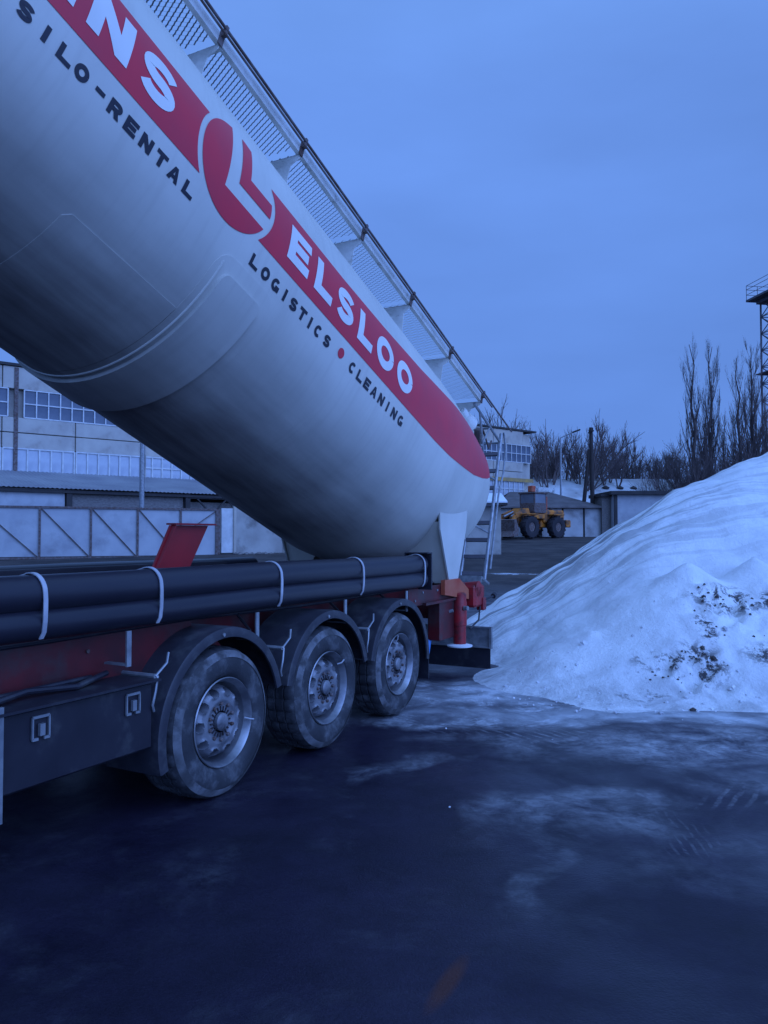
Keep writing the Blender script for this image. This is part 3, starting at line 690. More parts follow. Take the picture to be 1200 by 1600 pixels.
b.build('air_valve', WHITE, TR, True)
b = MB(); b.box(LT(3.35, -.6, 1.22), (.10, .14, .26), Euler((.4, .2, 0)).to_matrix(), .01); b.tube([LT(3.3, -.52, 1.3), LT(3.55, -.5, 1.12), LT(3.62, -.5, 1.28)], .014, 6)
b.build('valve_lever', RUST, TR)

# access ladder behind the dome
LA = 3.88
LWR, LWL = -.455, -.83
for w_ in (LWR, LWL):
    b = MB(); top = 1.52 if w_ == LWR else 1.30
    b.tube([LT(LA, w_, top), LT(LA, w_, .4), LT(LA - .01, w_, -.88)], .027, 10); b.build('ladder_rail', STEEL, TR, True)
for n_ in [1.18, .90, .62, .34, .06, -.21, -.47, -.73]:
    b = MB(); b.box(LT(LA, (LWR + LWL) / 2, n_), (LWR - LWL - .03, .05, .05), Matrix.Rotation(-TH, 3, 'X')); b.build('rung', TOWERM, TR)
b = MB(); b.tube([LT(LA + .02, LWR + .03, 1.55), LT(LA + .18, LWR + .03, 1.35), LT(LA + .20, LWR + .03, .95), LT(LA + .10, LWR + .03, .55), LT(LA + .10, LWR + .03, -.62)], .016, 8)
b.tube([LT(LA + .02, LWL - .03, 1.4), LT(LA + .18, LWL - .03, 1.3), LT(LA + .20, LWL - .03, .9), LT(LA + .03, LWL - .03, .55)], .016, 8)
b.build('grab_rail', STEEL, TR, True)
b = MB(); b.box(LT(LA - .12, (LWR + LWL) / 2, -.86), (.50, .34, .03), Matrix.Rotation(-TH, 3, 'X')); b.box(LT(LA - .29, (LWR + LWL) / 2, -.89), (.50, .02, .09), Matrix.Rotation(-TH, 3, 'X'))
b.build('step_platform', STEEL, TR)
b = MB(); b.box(LT(LA - .12, LWL + .18, -.838), (.30, .22, .022), Matrix.Rotation(-TH, 3, 'X'), .008); b.build('snow_cover', SNOWR, TR)
# stays between dome and ladder
b = MB()
for n_ in (.75, -.1): b.tube([LT(LA - .01, LWR - .02, n_), LT(2.95, LWR - .30, n_)], .016, 8); b.tube([LT(LA - .01, LWL, n_), LT(2.95, LWL - .1, n_)], .016, 8)
b.build('ladder_stay', STEEL, TR, True)

# tipping legs at the rear: broad cream plates narrowing to the hinge
for wv, s in ((-.12, 1), (-2.38, -1)):
    b = MB()
    b.prism([(wv, 3.99, 2.70), (wv, 4.02, 1.86), (wv, 4.30, 1.20), (wv, 4.52, 1.19), (wv, 4.83, 1.88), (wv, 4.93, 2.45), (wv, 4.90, 2.70)], (-.02 * s, 0, 0)); b.build('tipping_leg', LEGP, TR); b = MB()
    b.prism([(wv - .021 * s, 4.03, 1.95), (wv - .021 * s, 4.31, 1.22), (wv - .20 * s, 4.31, 1.22), (wv - .75 * s, 4.03, 1.95)], (0, .02, 0))
    b.prism([(wv - .021 * s, 4.80, 1.9), (wv - .021 * s, 4.50, 1.22), (wv - .2 * s, 4.50, 1.22), (wv - .6 * s, 4.78, 1.9)], (0, .02, 0))
    b.build('leg_gusset', CREAM, TR)
b = MB(); b.prism([(-2.13, 4.0, 1.78), (-2.13, 4.66, 1.44), (-1.4, 4.66, 1.44), (-1.4, 4.3, 1.70)], (0, .02, 0)); b.build('cross_plate', CREAM, TR)

# chassis
b = MB()
for wv in (-.62, -1.88):
    b.box((wv, -2.0, 1.02), (.012, 13.6, .44)); b.box((wv, -2.0, 1.247), (.16, 13.6, .014)); b.box((wv, -2.0, .793), (.16, 13.6, .014))
for y_ in range(-8, 6): b.box((-1.25, y_ * 1.0 - .3, 1.02), (1.23, .10, .30))
b.build('chassis_rail', CHRED, TR)
b = MB(); b.box((-.28, -3.6, 1.06), (.02, 7.2, .30)); b.box((-.30, -3.6, .905), (.10, 7.2, .014)); b.box((-.45, -3.6, 1.225), (.33, 7.2, .014))
b.build('side_beam', CHRED, TR)
b = MB(); b.box((-1.25, .9, 1.245), (1.1, 8.2, .016)); b.build('deck_plate', DARK, TR)
# rear end frame
b = MB()
b.box((-.17, 3.92, 1.12), (.03, 1.34, .20), None, .008); b.box((-.17, 4.1, 1.03), (.12, 1.0, .03)); b.box((-1.25, 4.72, 1.07), (2.26, .16, .26), None, .01)
b.box((-.22, 4.28, .80), (.16, .46, .46), None, .01); b.box((-.5, 4.4, .95), (.40, .3, .3), None, .01)
b.build('rear_crossmember', CHRED, TR)
b = MB()
b.prism([(-.10, 4.10, 1.10), (-.10, 4.10, 1.27), (-.10, 4.55, 1.27), (-.10, 4.86, 1.12), (-.10, 4.86, 1.0)], (-.05, 0, 0))
b.prism([(-.60, 4.10, 1.10), (-.60, 4.10, 1.27), (-.60, 4.55, 1.27), (-.60, 4.86, 1.12), (-.60, 4.86, 1.0)], (.05, 0, 0))
b.build('hinge_bracket', ORA, TR)
b = MB(); b.lathe([(-.02, .02), (-.02, .075), (.12, .09), (.2, .10), (.2, .02)], 20, 'x', (-.22, 5.0, 1.12)); b.box((-.12, 5.05, 1.03), (.20, .34, .28), None, .03); b.box((-.05, 5.17, .92), (.10, .10, .16), None, .01)
b.build('hinge_block', RAMRED, TR)
b = MB(); b.tube([(-.02, 5.15, .97), (.02, 5.42, 1.0)], .016, 8); b.tube([(.02, 5.42, 1.0), (.02, 5.47, 1.02)], .035, 10); b.tube([(-.05, 5.12, .9), (-.06, 5.10, .72), (-.12, 4.95, .62)], .012, 6)
b.build('lock_handle', BLACK, TR, True)
# hydraulic support jack
b = MB(); b.lathe([(.47, .01), (.47, .078), (.70, .078), (.71, .088), (.98, .088), (1.0, .082), (1.08, .082), (1.10, .06), (1.10, .01)], 24, 'z', (-.10, 4.55, 0)); b.build('support_jack', RAMRED, TR, True)
b = MB(); b.lathe([(.452, .01), (.452, .15), (.468, .155), (.485, .08), (.485, .01)], 24, 'z', (-.10, 4.55, 0)); b.build('jack_foot', SNOWR, TR, True)
b = MB(); b.tube([(-.02, 4.5, .92), (.03, 4.49, .92)], .028, 10); b.tube([(-.30, 4.3, .85), (-.1, 4.35, .9)], .02, 8); b.build('jack_fitting', STEEL, TR, True)
b = MB(); b.tube([(-.30, 4.10, .62), (-.30, 4.02, .42)], .035, 10); b.build('blue_cylinder', mat('blue_paint', (.04, .22, .6), (.03, .15, .4), 4, .4), TR, True)
# rear light board with a rubber flap under it
b = MB(); b.box((-1.25, 5.35, .47), (2.56, .02, .26), None, .004)
for z_ in (.345, .60): b.box((-1.25, 5.325, z_), (2.56, .035, .02))
for x_ in (.02, -2.52): b.box((x_, 5.325, .47), (.03, .05, .28))
b.build('light_board', STEEL, TR)
b = MB(); b.box((-1.25, 5.36, .20), (2.5, .012, .27)); b.build('rubber_flap', BLACK, TR)
for x_ in (-.20, -2.3):
    b = MB(); b.box((x_, 5.385, .47), (.34, .04, .15), None, .01); b.build('tail_light', RAMRED, TR)
b = MB()
for wv in (-.6, -1.9): b.bar((wv, 4.8, .98), (wv, 5.34, .56), .06, .06)
b.build('board_bracket', CHRED, TR)

# hose carrying tubes with their straps
for (wx_, zt, n_) in ((-.125, 1.478, 'near'), (-.110, 1.318, 'near'), (-2.39, 1.43, 'far'), (-2.39, 1.27, 'far')):
    b = MB(); rr_ = .102 if zt > 1.4 else .088
    pts = [(wx_, y_, zt + .004 * math.sin(y_ * 1.7)) for y_ in lin(-7.2, 3.46, 40)]
    b.tube(pts, rr_, 28); b.build('hose_tube', TUBE, TR, True)
b = MB(); b.box((-.13, 3.50, 1.40), (.27, .02, .40), None, .006); b.box((-.13, 3.44, 1.60), (.27, .13, .012)); b.box((-.262, 3.44, 1.40), (.012, .13, .40)); b.build('tube_end_plate', BLACK, TR)
def band(path, y_, wd, th):
    b = MB(); n_ = len(path); vs = []
    for i, p in enumerate(path):
        q0 = Vector(path[max(0, i - 1)]); q1 = Vector(path[min(n_ - 1, i + 1)]); d = (q1 - q0).normalized(); nn = Vector((-d.y, d.x))
        for o_ in (-th / 2, th / 2):
            for yy in (-wd / 2, wd / 2): vs.append((p[0] + nn.x * o_, y_ + yy, p[1] + nn.y * o_))
    fs = []
    for i in range(n_ - 1):
        a = i * 4; c = a + 4; fs += [(a, a + 1, c + 1, c), (a + 2, c + 2, c + 3, a + 3), (a, c, c + 2, a + 2), (a + 1, a + 3, c + 3, c + 1)]
    fs += [(0, 2, 3, 1), ((n_ - 1) * 4, (n_ - 1) * 4 + 1, (n_ - 1) * 4 + 3, (n_ - 1) * 4 + 2)]
    return b.add(vs, fs)
spath = [(-.30, 1.55)] + [(-.125 + .110 * math.cos(R(t)), 1.478 + .110 * math.sin(R(t))) for t in range(115, -1, -10)] + [(-.012, 1.45), (-.012, 1.40), (-.014, 1.34), (-.022, 1.28), (-.045, 1.245)]
for y_ in (-4.2, -2.8, -1.40, -.56, .72, 2.01, 3.36):
    s_ = band(spath, y_, .026, .006).build('strap', STRAP, TR, True)
for y_ in (-3.4, -2.1, -.79, .46, 1.74, 2.98):
    b = MB(); b.box((-.05, y_, 1.115), (.012, .035, .21)); b.box((-.14, y_, 1.02), (.18, .035, .012)); b.build('strap_bracket', STEEL, TR)

# deck clutter between the tubes: a dark rail and the red tipping bracket
b = MB(); b.box((-2.2, -2.6, 1.48), (.18, 10.5, .05), None, .01); b.box((-.9, -3.2, 1.42), (.12, 6.6, .12), None, .01); b.build('deck_rail', DARK, TR)
b = MB(); b.prism([(-1.0, .34, 1.50), (-1.0, .76, 1.50), (-1.0, 1.0, 1.87), (-1.0, .55, 1.87)], (.02, 0, 0)); b.box((-.98, .80, 1.88), (.10, .50, .014)); b.bar((-.965, .36, 1.5), (-.965, .57, 1.87), .05, .014, (0, 1, 0))
b.build('tipping_bracket', mat('dull_red', (.30, .008, .014), (.22, .007, .012), 4, .5), TR)
b = MB()
b.box((-1.1, .55, 1.37), (.4, .4, .24)); b.build('bracket_foot', CHRED, TR)

# tool chest ahead of the axles
b = MB()
b.box((-.26, -3.2, .70), (.50, 5.14, .40), None, .012); b.box((-.24, -3.2, .912), (.56, 5.18, .014))
b.build('tool_chest', BLACK, TR)
for y_ in (-2.9, -1.43, -.80):
    b = MB(); z_ = .80; x_ = -.006
    for dy in (-.05, .05): b.box((x_ + .008, y_ + dy, z_), (.012, .009, .11))
    b.box((x_ + .008, y_, z_ + .056), (.012, .10, .014)); b.box((x_ + .008, y_ - .035, z_ - .056), (.012, .035, .014)); b.box((x_ + .008, y_ + .035, z_ - .056), (.012, .035, .014)); b.box((x_ + .014, y_, z_ - .01), (.02, .03, .06))
    b.build('chest_latch', STEEL, TR)
b = MB(); b.box((.02, -1.685, .67), (.02, .045, .56)); b.build('side_post', STEEL, TR)
b = MB()
b.tube([(-.05, -2.6, .945), (-.10, -2.2, .975), (-.06, -1.8, .94), (-.16, -1.4, .96), (-.12, -1.1, .94), (-.22, -.8, .96)], .018, 8)
b.tube([(-.2, -2.4, .945), (-.16, -2.0, .96), (-.22, -1.6, .945), (-.14, -1.2, .97), (-.24, -.9, .95)], .014, 8)
b.build('air_hose', BLACK, TR, True)

b = MB()
b.tube([(-.24, -5, 1.20), (-.24, -1.2, 1.195), (-.26, 0, 1.21), (-.25, 1.3, 1.19), (-.26, 3.3, 1.205)], .013, 6)
for y_ in (.55, 1.95, 3.0):
    b.tube([(-.5, y_ + .25, 1.15), (-.30, y_ + .15, 1.05), (-.28, y_ + .05, .88), (-.42, y_, .74)], .012, 6)
b.build('brake_hose', BLACK, TR, True)
for y_ in (-3.3, -2.5, -1.7, -.9):
    b = MB(); b.tube([(-.268, y_, 1.10), (-.258, y_, 1.10)], .013, 6); b.build('bolt', RUST, TR)
for y_, z_ in ((4.0, 1.16), (4.35, 1.16), (3.6, 1.16), (3.4, 1.08)):
    b = MB(); b.tube([(-.158, y_, z_), (-.146, y_, z_)], .014, 6); b.build('bolt', STEEL, TR)
# wheels
def wheel(y_):
    we = bpy.data.objects.new('wheel', None); col.objects.link(we); we.parent = TR; we.location = (0, y_, .51)
    return we
def tyre_prof():
    return [(-.06, .295), (-.02, .31), (.0, .345), (.004, .39), (.0, .43), (-.012, .462), (-.03, .485), (-.055, .500), (-.075, .507), (-.11, .509), (-.112, .497), (-.125, .497), (-.127, .51), (-.19, .511), (-.192, .497), (-.205, .497), (-.207, .511), (-.27, .51), (-.272, .497), (-.285, .497), (-.287, .508), (-.33, .504), (-.36, .47), (-.385, .40), (-.38, .33), (-.33, .295)]
w0 = wheel(.05)
b = MB(); pr = tyre_prof(); n_ = 120; vs = []; k = len(pr)
for i, (x_, r) in enumerate(pr):
    for j in range(n_):
        t = 2 * math.pi * j / n_; rr = r
        if .495 < r and j % 4 == 0 and -.33 < x_: rr -= .012            # sipes
        vs.append((x_, rr * math.cos(t), rr * math.sin(t)))
b.add(vs, [(i * n_ + j, i * n_ + (j + 1) % n_, (i + 1) * n_ + (j + 1) % n_, (i + 1) * n_ + j) for i in range(k - 1) for j in range(n_)])
ty = b.build('tyre', RUB, w0, True, angle=40)
# salt and mud collar on the shoulder
b = MB(); b.lathe([(-.0285, .4868), (-.0105, .4645), (.0025, .440)], 96, 'x'); 
b.build('mud_collar', mat('dried_salt', (.20, .20, .215), (.07, .07, .075), 6, .9, dirt=(.05, .05, .055), dscale=5, dlo=.46, dhi=.6), w0, True)
b = MB(); b.lathe([(-.06, .270), (-.022, .288), (-.010, .298), (-.016, .304), (-.03, .300)], 72, 'x'); b.lathe([(-.06, .270), (-.12, .262), (-.16, .255), (-.17, .235)], 72, 'x')
rim = b.build('rim', LIPM, w0, True, angle=60)
# disc with ten hand holes sunk deep
b = MB(); nr, na = 30, 200; vs = []
for i in range(nr + 1):
    r = .075 + (.245 - .075) * i / nr
    for j in range(na):
        t = 2 * math.pi * j / na
        x_ = interp([(.075, -.050), (.11, -.055), (.145, -.040), (.20, -.048), (.225, -.07), (.245, -.12)], r)
        ta = (t + math.pi / 10) % (2 * math.pi / 10) - math.pi / 10
        d = math.hypot((r - .208) / .026, ta * r / .032)
        if d < 1: x_ -= .13 * min(1, (1 - d) * 6)
        else: x_ += .012 * math.exp(-((d - 1) * 3) ** 2)
        vs.append((x_, r * math.cos(t), r * math.sin(t)))
b.add(vs, [(i * na + j, i * na + (j + 1) % na, (i + 1) * na + (j + 1) % na, (i + 1) * na + j) for i in range(nr) for j in range(na)])
b.build('wheel_disc', RIM, w0, True, angle=50)
b = MB(); b.lathe([(-.055, .062), (-.030, .060), (-.022, .052), (-.018, .04), (-.016, .03), (-.016, .001)], 32, 'x'); b.build('hub_cap', RIM, w0, True)
for kk in range(10):
    t = 2 * math.pi * (kk + .5) / 10; b = MB(); b.lathe([(-.065, .017), (-.058, .017), (-.056, .0135), (-.034, .0135), (-.030, .009), (-.030, .001)], 6, 'x', (0, .1225 * math.cos(t), .1225 * math.sin(t)))
    nut = b.build('wheel_nut', RUST, w0)
b = MB()
for kk in range(20):
    t = 2 * math.pi * kk / 20; b.bar((-.049, .070 * math.cos(t), .070 * math.sin(t)), (-.051, .104 * math.cos(t), .104 * math.sin(t)), .009, .012, (1, 0, 0))
b.build('hub_slot_shade', DARK, w0)  # dark bars laid on the disc imitate shade in slots between cap and nuts
b = MB(); b.tube([(-.03, .24, -.02), (.0, .262, -.03), (.006, .30, -.04)], .006, 6); b.build('valve_stem', STRAP, w0, True)
WH = [w0]
for y_, rt in ((1.40, 50), (2.75, 113)):
    c = copy_tree(w0, TR); c.location = (0, y_, .51); c.rotation_euler = (R(rt), 0, 0); WH.append(c)
for i, y_ in enumerate((.05, 1.40, 2.75)):      # wheels on the far side
    c = copy_tree(w0, TR); c.location = (-2.5, y_, .51); c.rotation_euler = (R(20 + 40 * i), 0, math.pi)
    b = MB(); b.tube([(-.33, y_, .51), (-2.17, y_, .51)], .07, 12); b.box((-1.25, y_, .75), (1.5, .12, .10)); b.lathe([(-.33, .2), (-.5, .2)], 24, 'x', (0, y_, .51)); b.build('axle', DARK, TR, True)
# mudguards
def fender(yc, t0, t1, flap=None):
    b = MB(); k = 40; ro, ri_ = .655, .645; wf = .005; wb_ = -.44; vs = []
    prof = [(wf, .588), (wf + .012, .590), (wf + .014, .640), (wf + .006, .655), (-.02, .660), (wb_, .660), (wb_, .650), (-.02, .650), (wf - .006, .642), (wf - .004, .588)]
    n_ = len(prof)
    for i in range(k + 1):
        t = R(t0 + (t1 - t0) * i / k)
        for (x_, r) in prof: vs.append((x_, yc + r * math.cos(t), .50 + r * math.sin(t)))
    b.add(vs, [(i * n_ + j, i * n_ + (j + 1) % n_, (i + 1) * n_ + (j + 1) % n_, (i + 1) * n_ + j) for i in range(k) for j in range(n_)] + [tuple(range(n_)), tuple(k * n_ + j for j in range(n_))])
    f = b.build('mudguard', PLAST, TR, True, angle=35)
    b = MB(); b.tube([(wf + .012, yc + .615 * math.cos(R(95)), .5 + .615 * math.sin(R(95))), (wf + .022, yc + .615 * math.cos(R(95)), .5 + .615 * math.sin(R(95)))], .013, 8); b.build('bolt', STEEL, f)
    if flap:
        b = MB(); b.box((-.21, yc + .655, flap + (.5 - flap) / 2 + .02), (.43, .012, .5 - flap)); b.build('mud_flap', BLACK, f)
    return f
fender(.05, 14, 196); fender(1.40, 14, 168); fender(2.75, -2, 168, .24)
for yc in (.05, 1.40, 2.75):
    f = fender(yc, 10, 170); f.location.x = -2.07
# mudguard mounting rods
for yc, full in ((-.60, 1), (.73, 0), (2.08, 0)):
    b = MB()
    b.tube([(-.5, yc - .02, .93), (-.10, yc - .02, .93), (.0, yc - .02, .93)], .015, 8)
    b.tube([(.0, yc - .02, .93), (.015, yc + .06, 1.0), (.0, yc + .09, 1.06)], .008, 6)
    b.tube([(.0, yc, .93), (.012, yc - .03, .84), (.008, yc - .05, .76), (.0, yc - .03, .72)], .008, 6)
    b.build('mudguard_stay', STEEL, TR, True)
# grimy gear in the shade: air tanks, brake chambers
b = MB()
for y_ in (-.1, .75, 2.1): b.tube([(-.75, y_, .72), (-.75, y_ + .5, .72)], .11, 14)
for y_ in (.35, 1.7, 3.05): b.tube([(-.62, y_, .62), (-.62, y_ + .22, .66)], .085, 12)
b.tube([(-1.25, -5.5, .7), (-1.25, -2, .7)], .2, 16)
b.build('air_tank', DARK, TR, True)

# ------------------------------------------------------------------ industrial hall on the left
P0 = Vector((-22.5, 45, 0)); P1 = Vector((14.6, 75, 0)); HD = (P1 - P0).normalized(); HLEN = (P1 - P0).length
HN = Vector((HD.y, -HD.x, 0))        # outward, towards the yard
def frame_at(p, d):                   # local x along wall, local -y outward
    return math.atan2(d.y, d.x)
HZ0 = gz(45)
hall = empty('factory_hall', 'long pale concrete panel factory hall with two rows of windows', 'building', (P0.x, P0.y, 0), frame_at(P0, HD))
S0, S1 = -16.8, HLEN
b = MB(); b.box(((S0 + S1) / 2, 6.3, 6.0), (S1 - S0 - .3, 12, 11.4)); b.build('wall_core', CONC, hall)
b = MB(); b.box(((S0 + S1) / 2, 6.2, 11.98), (S1 - S0 + .5, 12.8, .16)); b.build('roof', SOOT, hall)
BW = 4.2
nb_ = int(round((S1 - S0) / BW))
pm = {}
def panel(name, w_, h_, th, m, key):
    if key not in pm:
        b = MB(); b.box((0, 0, 0), (w_, th, h_), None, .02); me_o = b.build(name, m, hall); pm[key] = me_o; return me_o
    o = pm[key].copy(); col.objects.link(o); return o
for i in range(nb_):
    cx = S0 + BW * (i + .5)
    for (z0, z1) in ((10.55, 11.88), (7.95, 8.85), (7.02, 7.93), (3.6, 5.55), (.6, 3.58)):
        o = panel('wall_panel', BW - .05, z1 - z0 - .03, .22, CONC, ('p', z0)); o.parent = hall; o.location = (cx, 0.02 + rnd.uniform(-.015, .015), (z0 + z1) / 2)
wlo, whi = 8.87, 10.53
def window(cx, z0, z1, wd, nx, nzr, fm, gm, key, bar=.07):
    """one glazed bay: frame with bars, panes behind"""
    if key not in pm:
        b = MB()
        for k in range(nx + 1): b.box((-wd / 2 + wd * k / nx, -.06, 0), (bar, .10, z1 - z0))
        for k in range(nzr + 1): b.box((0, -.055, -(z1 - z0) / 2 + (z1 - z0) * k / nzr), (wd, .08, bar))
        fr = b.build('window', fm, hall); pm[key] = fr
        pb = MB(); pb.box((0, 0, 0), (wd / nx - bar - .005, .015, (z1 - z0) / nzr - bar - .005)); pane0 = pb.mesh('pane'); pane0.materials.append(gm); pm[key + 'p'] = pane0
        first = True
    else:
        fr = pm[key].copy(); col.objects.link(fr)
    fr.parent = hall; fr.location = (cx, -.02, (z0 + z1) / 2)
    for a in range(nx):
        for c in range(nzr):
            q = bpy.data.objects.new('pane', pm[key + 'p']); col.objects.link(q); q.parent = fr
            q.location = (-wd / 2 + wd * (a + .5) / nx, -.02, -(z1 - z0) / 2 + (z1 - z0) * (c + .5) / nzr)
            q.rotation_euler = (rnd.uniform(-.02, .02), 0, rnd.uniform(-.03, .03))
FROST = mat('frosted_pane', (.48, .50, .54), (.36, .38, .43), 1.2, .35)
# big windows: bays of twelve panes between pilasters
PIL = 7.82
vis_lo, vis_hi = -2, 8.5
for i in range(8):
    c0 = .75 + PIL * (i - 2) ; c1 = c0 + PIL
    cx = (c0 + c1) / 2
    if c1 > S1 + .1: break
    if c1 < 0.5 - PIL or (i > 3): 
        pass
    window(cx, wlo, whi, PIL - .9, 10, 2, FRAMEW, GLASSD, 'big')
    b = MB(); b.box((c0, -.10, 6.0), (.22, .16, 11.6)); b.build('pilaster', RUST if i == 2 else CONC2, hall)
# lower glazed strip, taller narrow lights
for i in range(nb_):
    cx = S0 + BW * (i + .5)
    if cx - BW / 2 < -6.5: continue
    window(cx, 5.58, 7.0, BW - .12, 6, 1 if cx < 9 else 2, FRAMEW, FROST, 'low1' if cx < 9 else 'low2', .09)
b = MB(); b.box((S1 - 3.2, -.19, 7.16), (6, .04, .34)); b.build('yellow_band', STRIPY, hall)

# lean-to along the hall
LP0 = Vector((-20.2, 40.0, 0)); 
lean = empty('lean_to', 'open fronted lean-to with shallow metal roof along the factory hall', 'building', (LP0.x, LP0.y, 0), frame_at(LP0, HD))
b = MB(); 
Ll = 22.0; xo = -12
zt, ze = 5.75, 4.45
k = 280; vs = []
for i in range(k + 1):
    x_ = xo + (Ll - xo) * i / k; rz_ = .022 * (1 if i % 2 else -1)
    vs += [(x_, -.3, ze + rz_), (x_, 5.6, zt + rz_), (x_, -.3, ze + rz_ - .06), (x_, 5.6, zt + rz_ - .06)]
b.add(vs, [(i * 4, (i + 1) * 4, (i + 1) * 4 + 1, i * 4 + 1) for i in range(k)] + [(i * 4 + 2, (i + 1) * 4 + 2, (i + 1) * 4 + 3, i * 4 + 3) for i in range(k)] + [(i * 4, i * 4 + 2, i * 4 + 6, i * 4 + 4) for i in range(k)])
b.build('lean_to_roof', ROOFM, lean)
b = MB(); b.box(((xo + Ll) / 2, -.1, ze - .22), (Ll - xo, .12, .16)); b.build('eaves_beam', SOOT, lean)
b = MB(); b.box(((xo + Ll) / 2, 4.6, 2.6), (Ll - xo, .2, 4.6)); b.build('back_wall', SOOT, lean)
b = MB(); b.box((-3.4, .12, 3.4), (14.0 - .3, .1, 1.9), None, .01); b.build('white_panel', SHEET, lean)
b = MB(); b.box((7.1, .3, 2.6), (6.6, .25, 3.5)); b.build('brick_wall', BRICK, lean)
for x_ in (3.65, 10.6, 14.3, 17.5): 
    b = MB(); b.box((x_, .05, 2.7), (.30, .30, 3.4)); b.build('post', SOOT, lean)
b = MB()
for x_ in (11.2, 13.2, 15.2): b.bar((x_, -.05, 4.1), (x_ + 1, -.05, 3.1), .08, .10, (0, 1, 0)); b.bar((x_ + 1, -.05, 3.1), (x_ + 2, -.05, 4.1), .08, .10, (0, 1, 0))
b.bar((10.6, -.05, 4.12), (17.5, -.05, 4.12), .08, .10, (0, 1, 0)); b.build('truss', SOOT, lean)
b = MB(); b.box((13.9, .6, 2.4), (6.8, .2, 3.0)); b.build('brick_wall', BRICK, lean)

# sheet metal fence with tube frames and diagonals
F0 = at(0, 838, 33.4); F0.z = gz(33.4); F1 = at(340, 838, 37.6); fd = Vector((F1.x - F0.x, F1.y - F0.y, 0)); FLn = fd.length; fd.normalize()
fence = empty('sheet_metal_fence', 'pale blue sheet metal gate fence with dark diagonal braces', 'fence', (F0.x, F0.y, gz(34)), math.atan2(fd.y, fd.x))
def fx(px):                       # pixel column -> distance along the fence
    a = (px - 600) / 1200; return (a * F0.y - F0.x) / (fd.x - a * fd.y)
posts = [fx(q) for q in (-135, -35 , 62, 142, 215, 282, 340)]
FH = 2.32
for i, x_ in enumerate(posts):
    b = MB(); b.box((x_, -.06, FH / 2), (.09 if i < len(posts) - 1 else .22, .07, FH + .05)); b.build('post', RUST, fence)
for i in range(len(posts) - 1):
    a, c = posts[i], posts[i + 1]
    b = MB(); b.box(((a + c) / 2, 0, FH / 2 + .06), (c - a - .02, .02, FH - .12)); b.build('sheet_panel', SHEET, fence)
    b = MB()
    if i < 5: b.bar((a + .06, -.05, FH - .05), (c - .06, -.05, .1), .03, .09, (0, -1, 0))
    else: b.bar((a + .06, -.05, 1.1), (c - .06, -.05, FH - .05), .03, .09, (0, -1, 0))
    b.build('brace', RUST, fence)
b = MB()
for z_ in (.05, FH): b.box(((posts[0] + posts[-1]) / 2, -.055, z_), (posts[-1] - posts[0], .06, .09))
b.build('frame_rail', RUST, fence)
# concrete wall carrying on from the fence
wall = empty('concrete_wall', 'stained concrete panel wall between the metal fence and tank', 'wall', (F0.x, F0.y, gz(36)), math.atan2(fd.y, fd.x))
ws_ = [fx(q) for q in (345, 367, 445, 500, 560, 620, 680)]
for i in range(len(ws_) - 1):
    a, c = ws_[i], ws_[i + 1]
    b = MB(); b.box(((a + c) / 2, .1, 1.22), (c - a - .08, .12, 2.5 if i else 2.2), None, .02); b.build('wall_panel', FRAMEW if i == 0 else CONC2, wall)
    b = MB(); b.box((c, .06, 1.25), (.14, .22, 2.6), None, .02); b.build('wall_post', CONC, wall)
b = MB()
for kx in range(60):
    x_ = rnd.uniform(ws_[1], ws_[3]); clod(b, (x_, -.3 + rnd.uniform(-.3, .2), .02), rnd.uniform(.06, .22), rnd)
rb = b.build('weeds_and_rubble', BRICK, None); rb.location = (F0.x, F0.y, gz(36)); rb.rotation_euler = (0, 0, math.atan2(fd.y, fd.x)); rb['kind'] = 'stuff'; rb['label'] = 'dark rubble along the foot of the concrete wall'; rb['category'] = 'rubble'

# thin pole in front of the lean-to
pp = at(221, 838, 38.6); b = MB(); b.tube([(0, 0, 0), (0, 0, 6.85 - gz(38))], .14, 10, r2=.11)
o = b.build('steel_pole', STEEL, None, True); o.location = (pp.x, pp.y, gz(38.6)); tag(o, 'thin grey steel pole standing in front of the lean-to', 'pole')

# ------------------------------------------------------------------ sheds behind the ladder
def shed(name, label, px0, px1, D, ytop, ybot, depth, m, extra=0., rot=0.):
    a = at(px0, 838, D); c = at(px1, 838, D); z1 = at(px0, ytop, D).z; z0 = gz(D) - .2
    e_ = empty(name, label, 'building', (a.x, a.y, 0), rot)
    W_ = c.x - a.x
    b = MB(); b.box((W_ / 2, depth / 2, (z0 + z1) / 2), (W_, depth, z1 - z0)); b.build('wall', m, e_)
    return e_, W_, z0, z1
# shed with a snow-covered roof, its corner just beyond the ladder
e1, W_, z0, z1 = shed('snowy_roof_shed', 'low grey shed with snow on its roof right behind the ladder', 690, 783, 37.5, 790, 868, 3.2, CONC2)
b = MB(); b.box((W_ / 2, 1.5, z1 + .06), (W_ + .5, 3.9, .12)); b.build('roof', SOOT, e1)
b = MB(); b.prism([(-.25, -.45, z1 + .125), (W_ + .25, -.45, z1 + .125), (W_ + .25, 1.5, z1 + .62), (-.25, 1.5, z1 + .62)], (0, 0, .07)); b.prism([(W_ + .24, -.45, z1 + .12), (W_ + .24, 1.5, z1 + .6), (W_ + .24, 3.4, z1 + .12)], (.012, 0, 0)); b.prism([(-.25, 3.4, z1 + .125), (W_ + .25, 3.4, z1 + .125), (W_ + .25, 1.5, z1 + .62), (-.25, 1.5, z1 + .62)], (0, 0, .07)); b.build('roof_snow', SNOWR, e1)
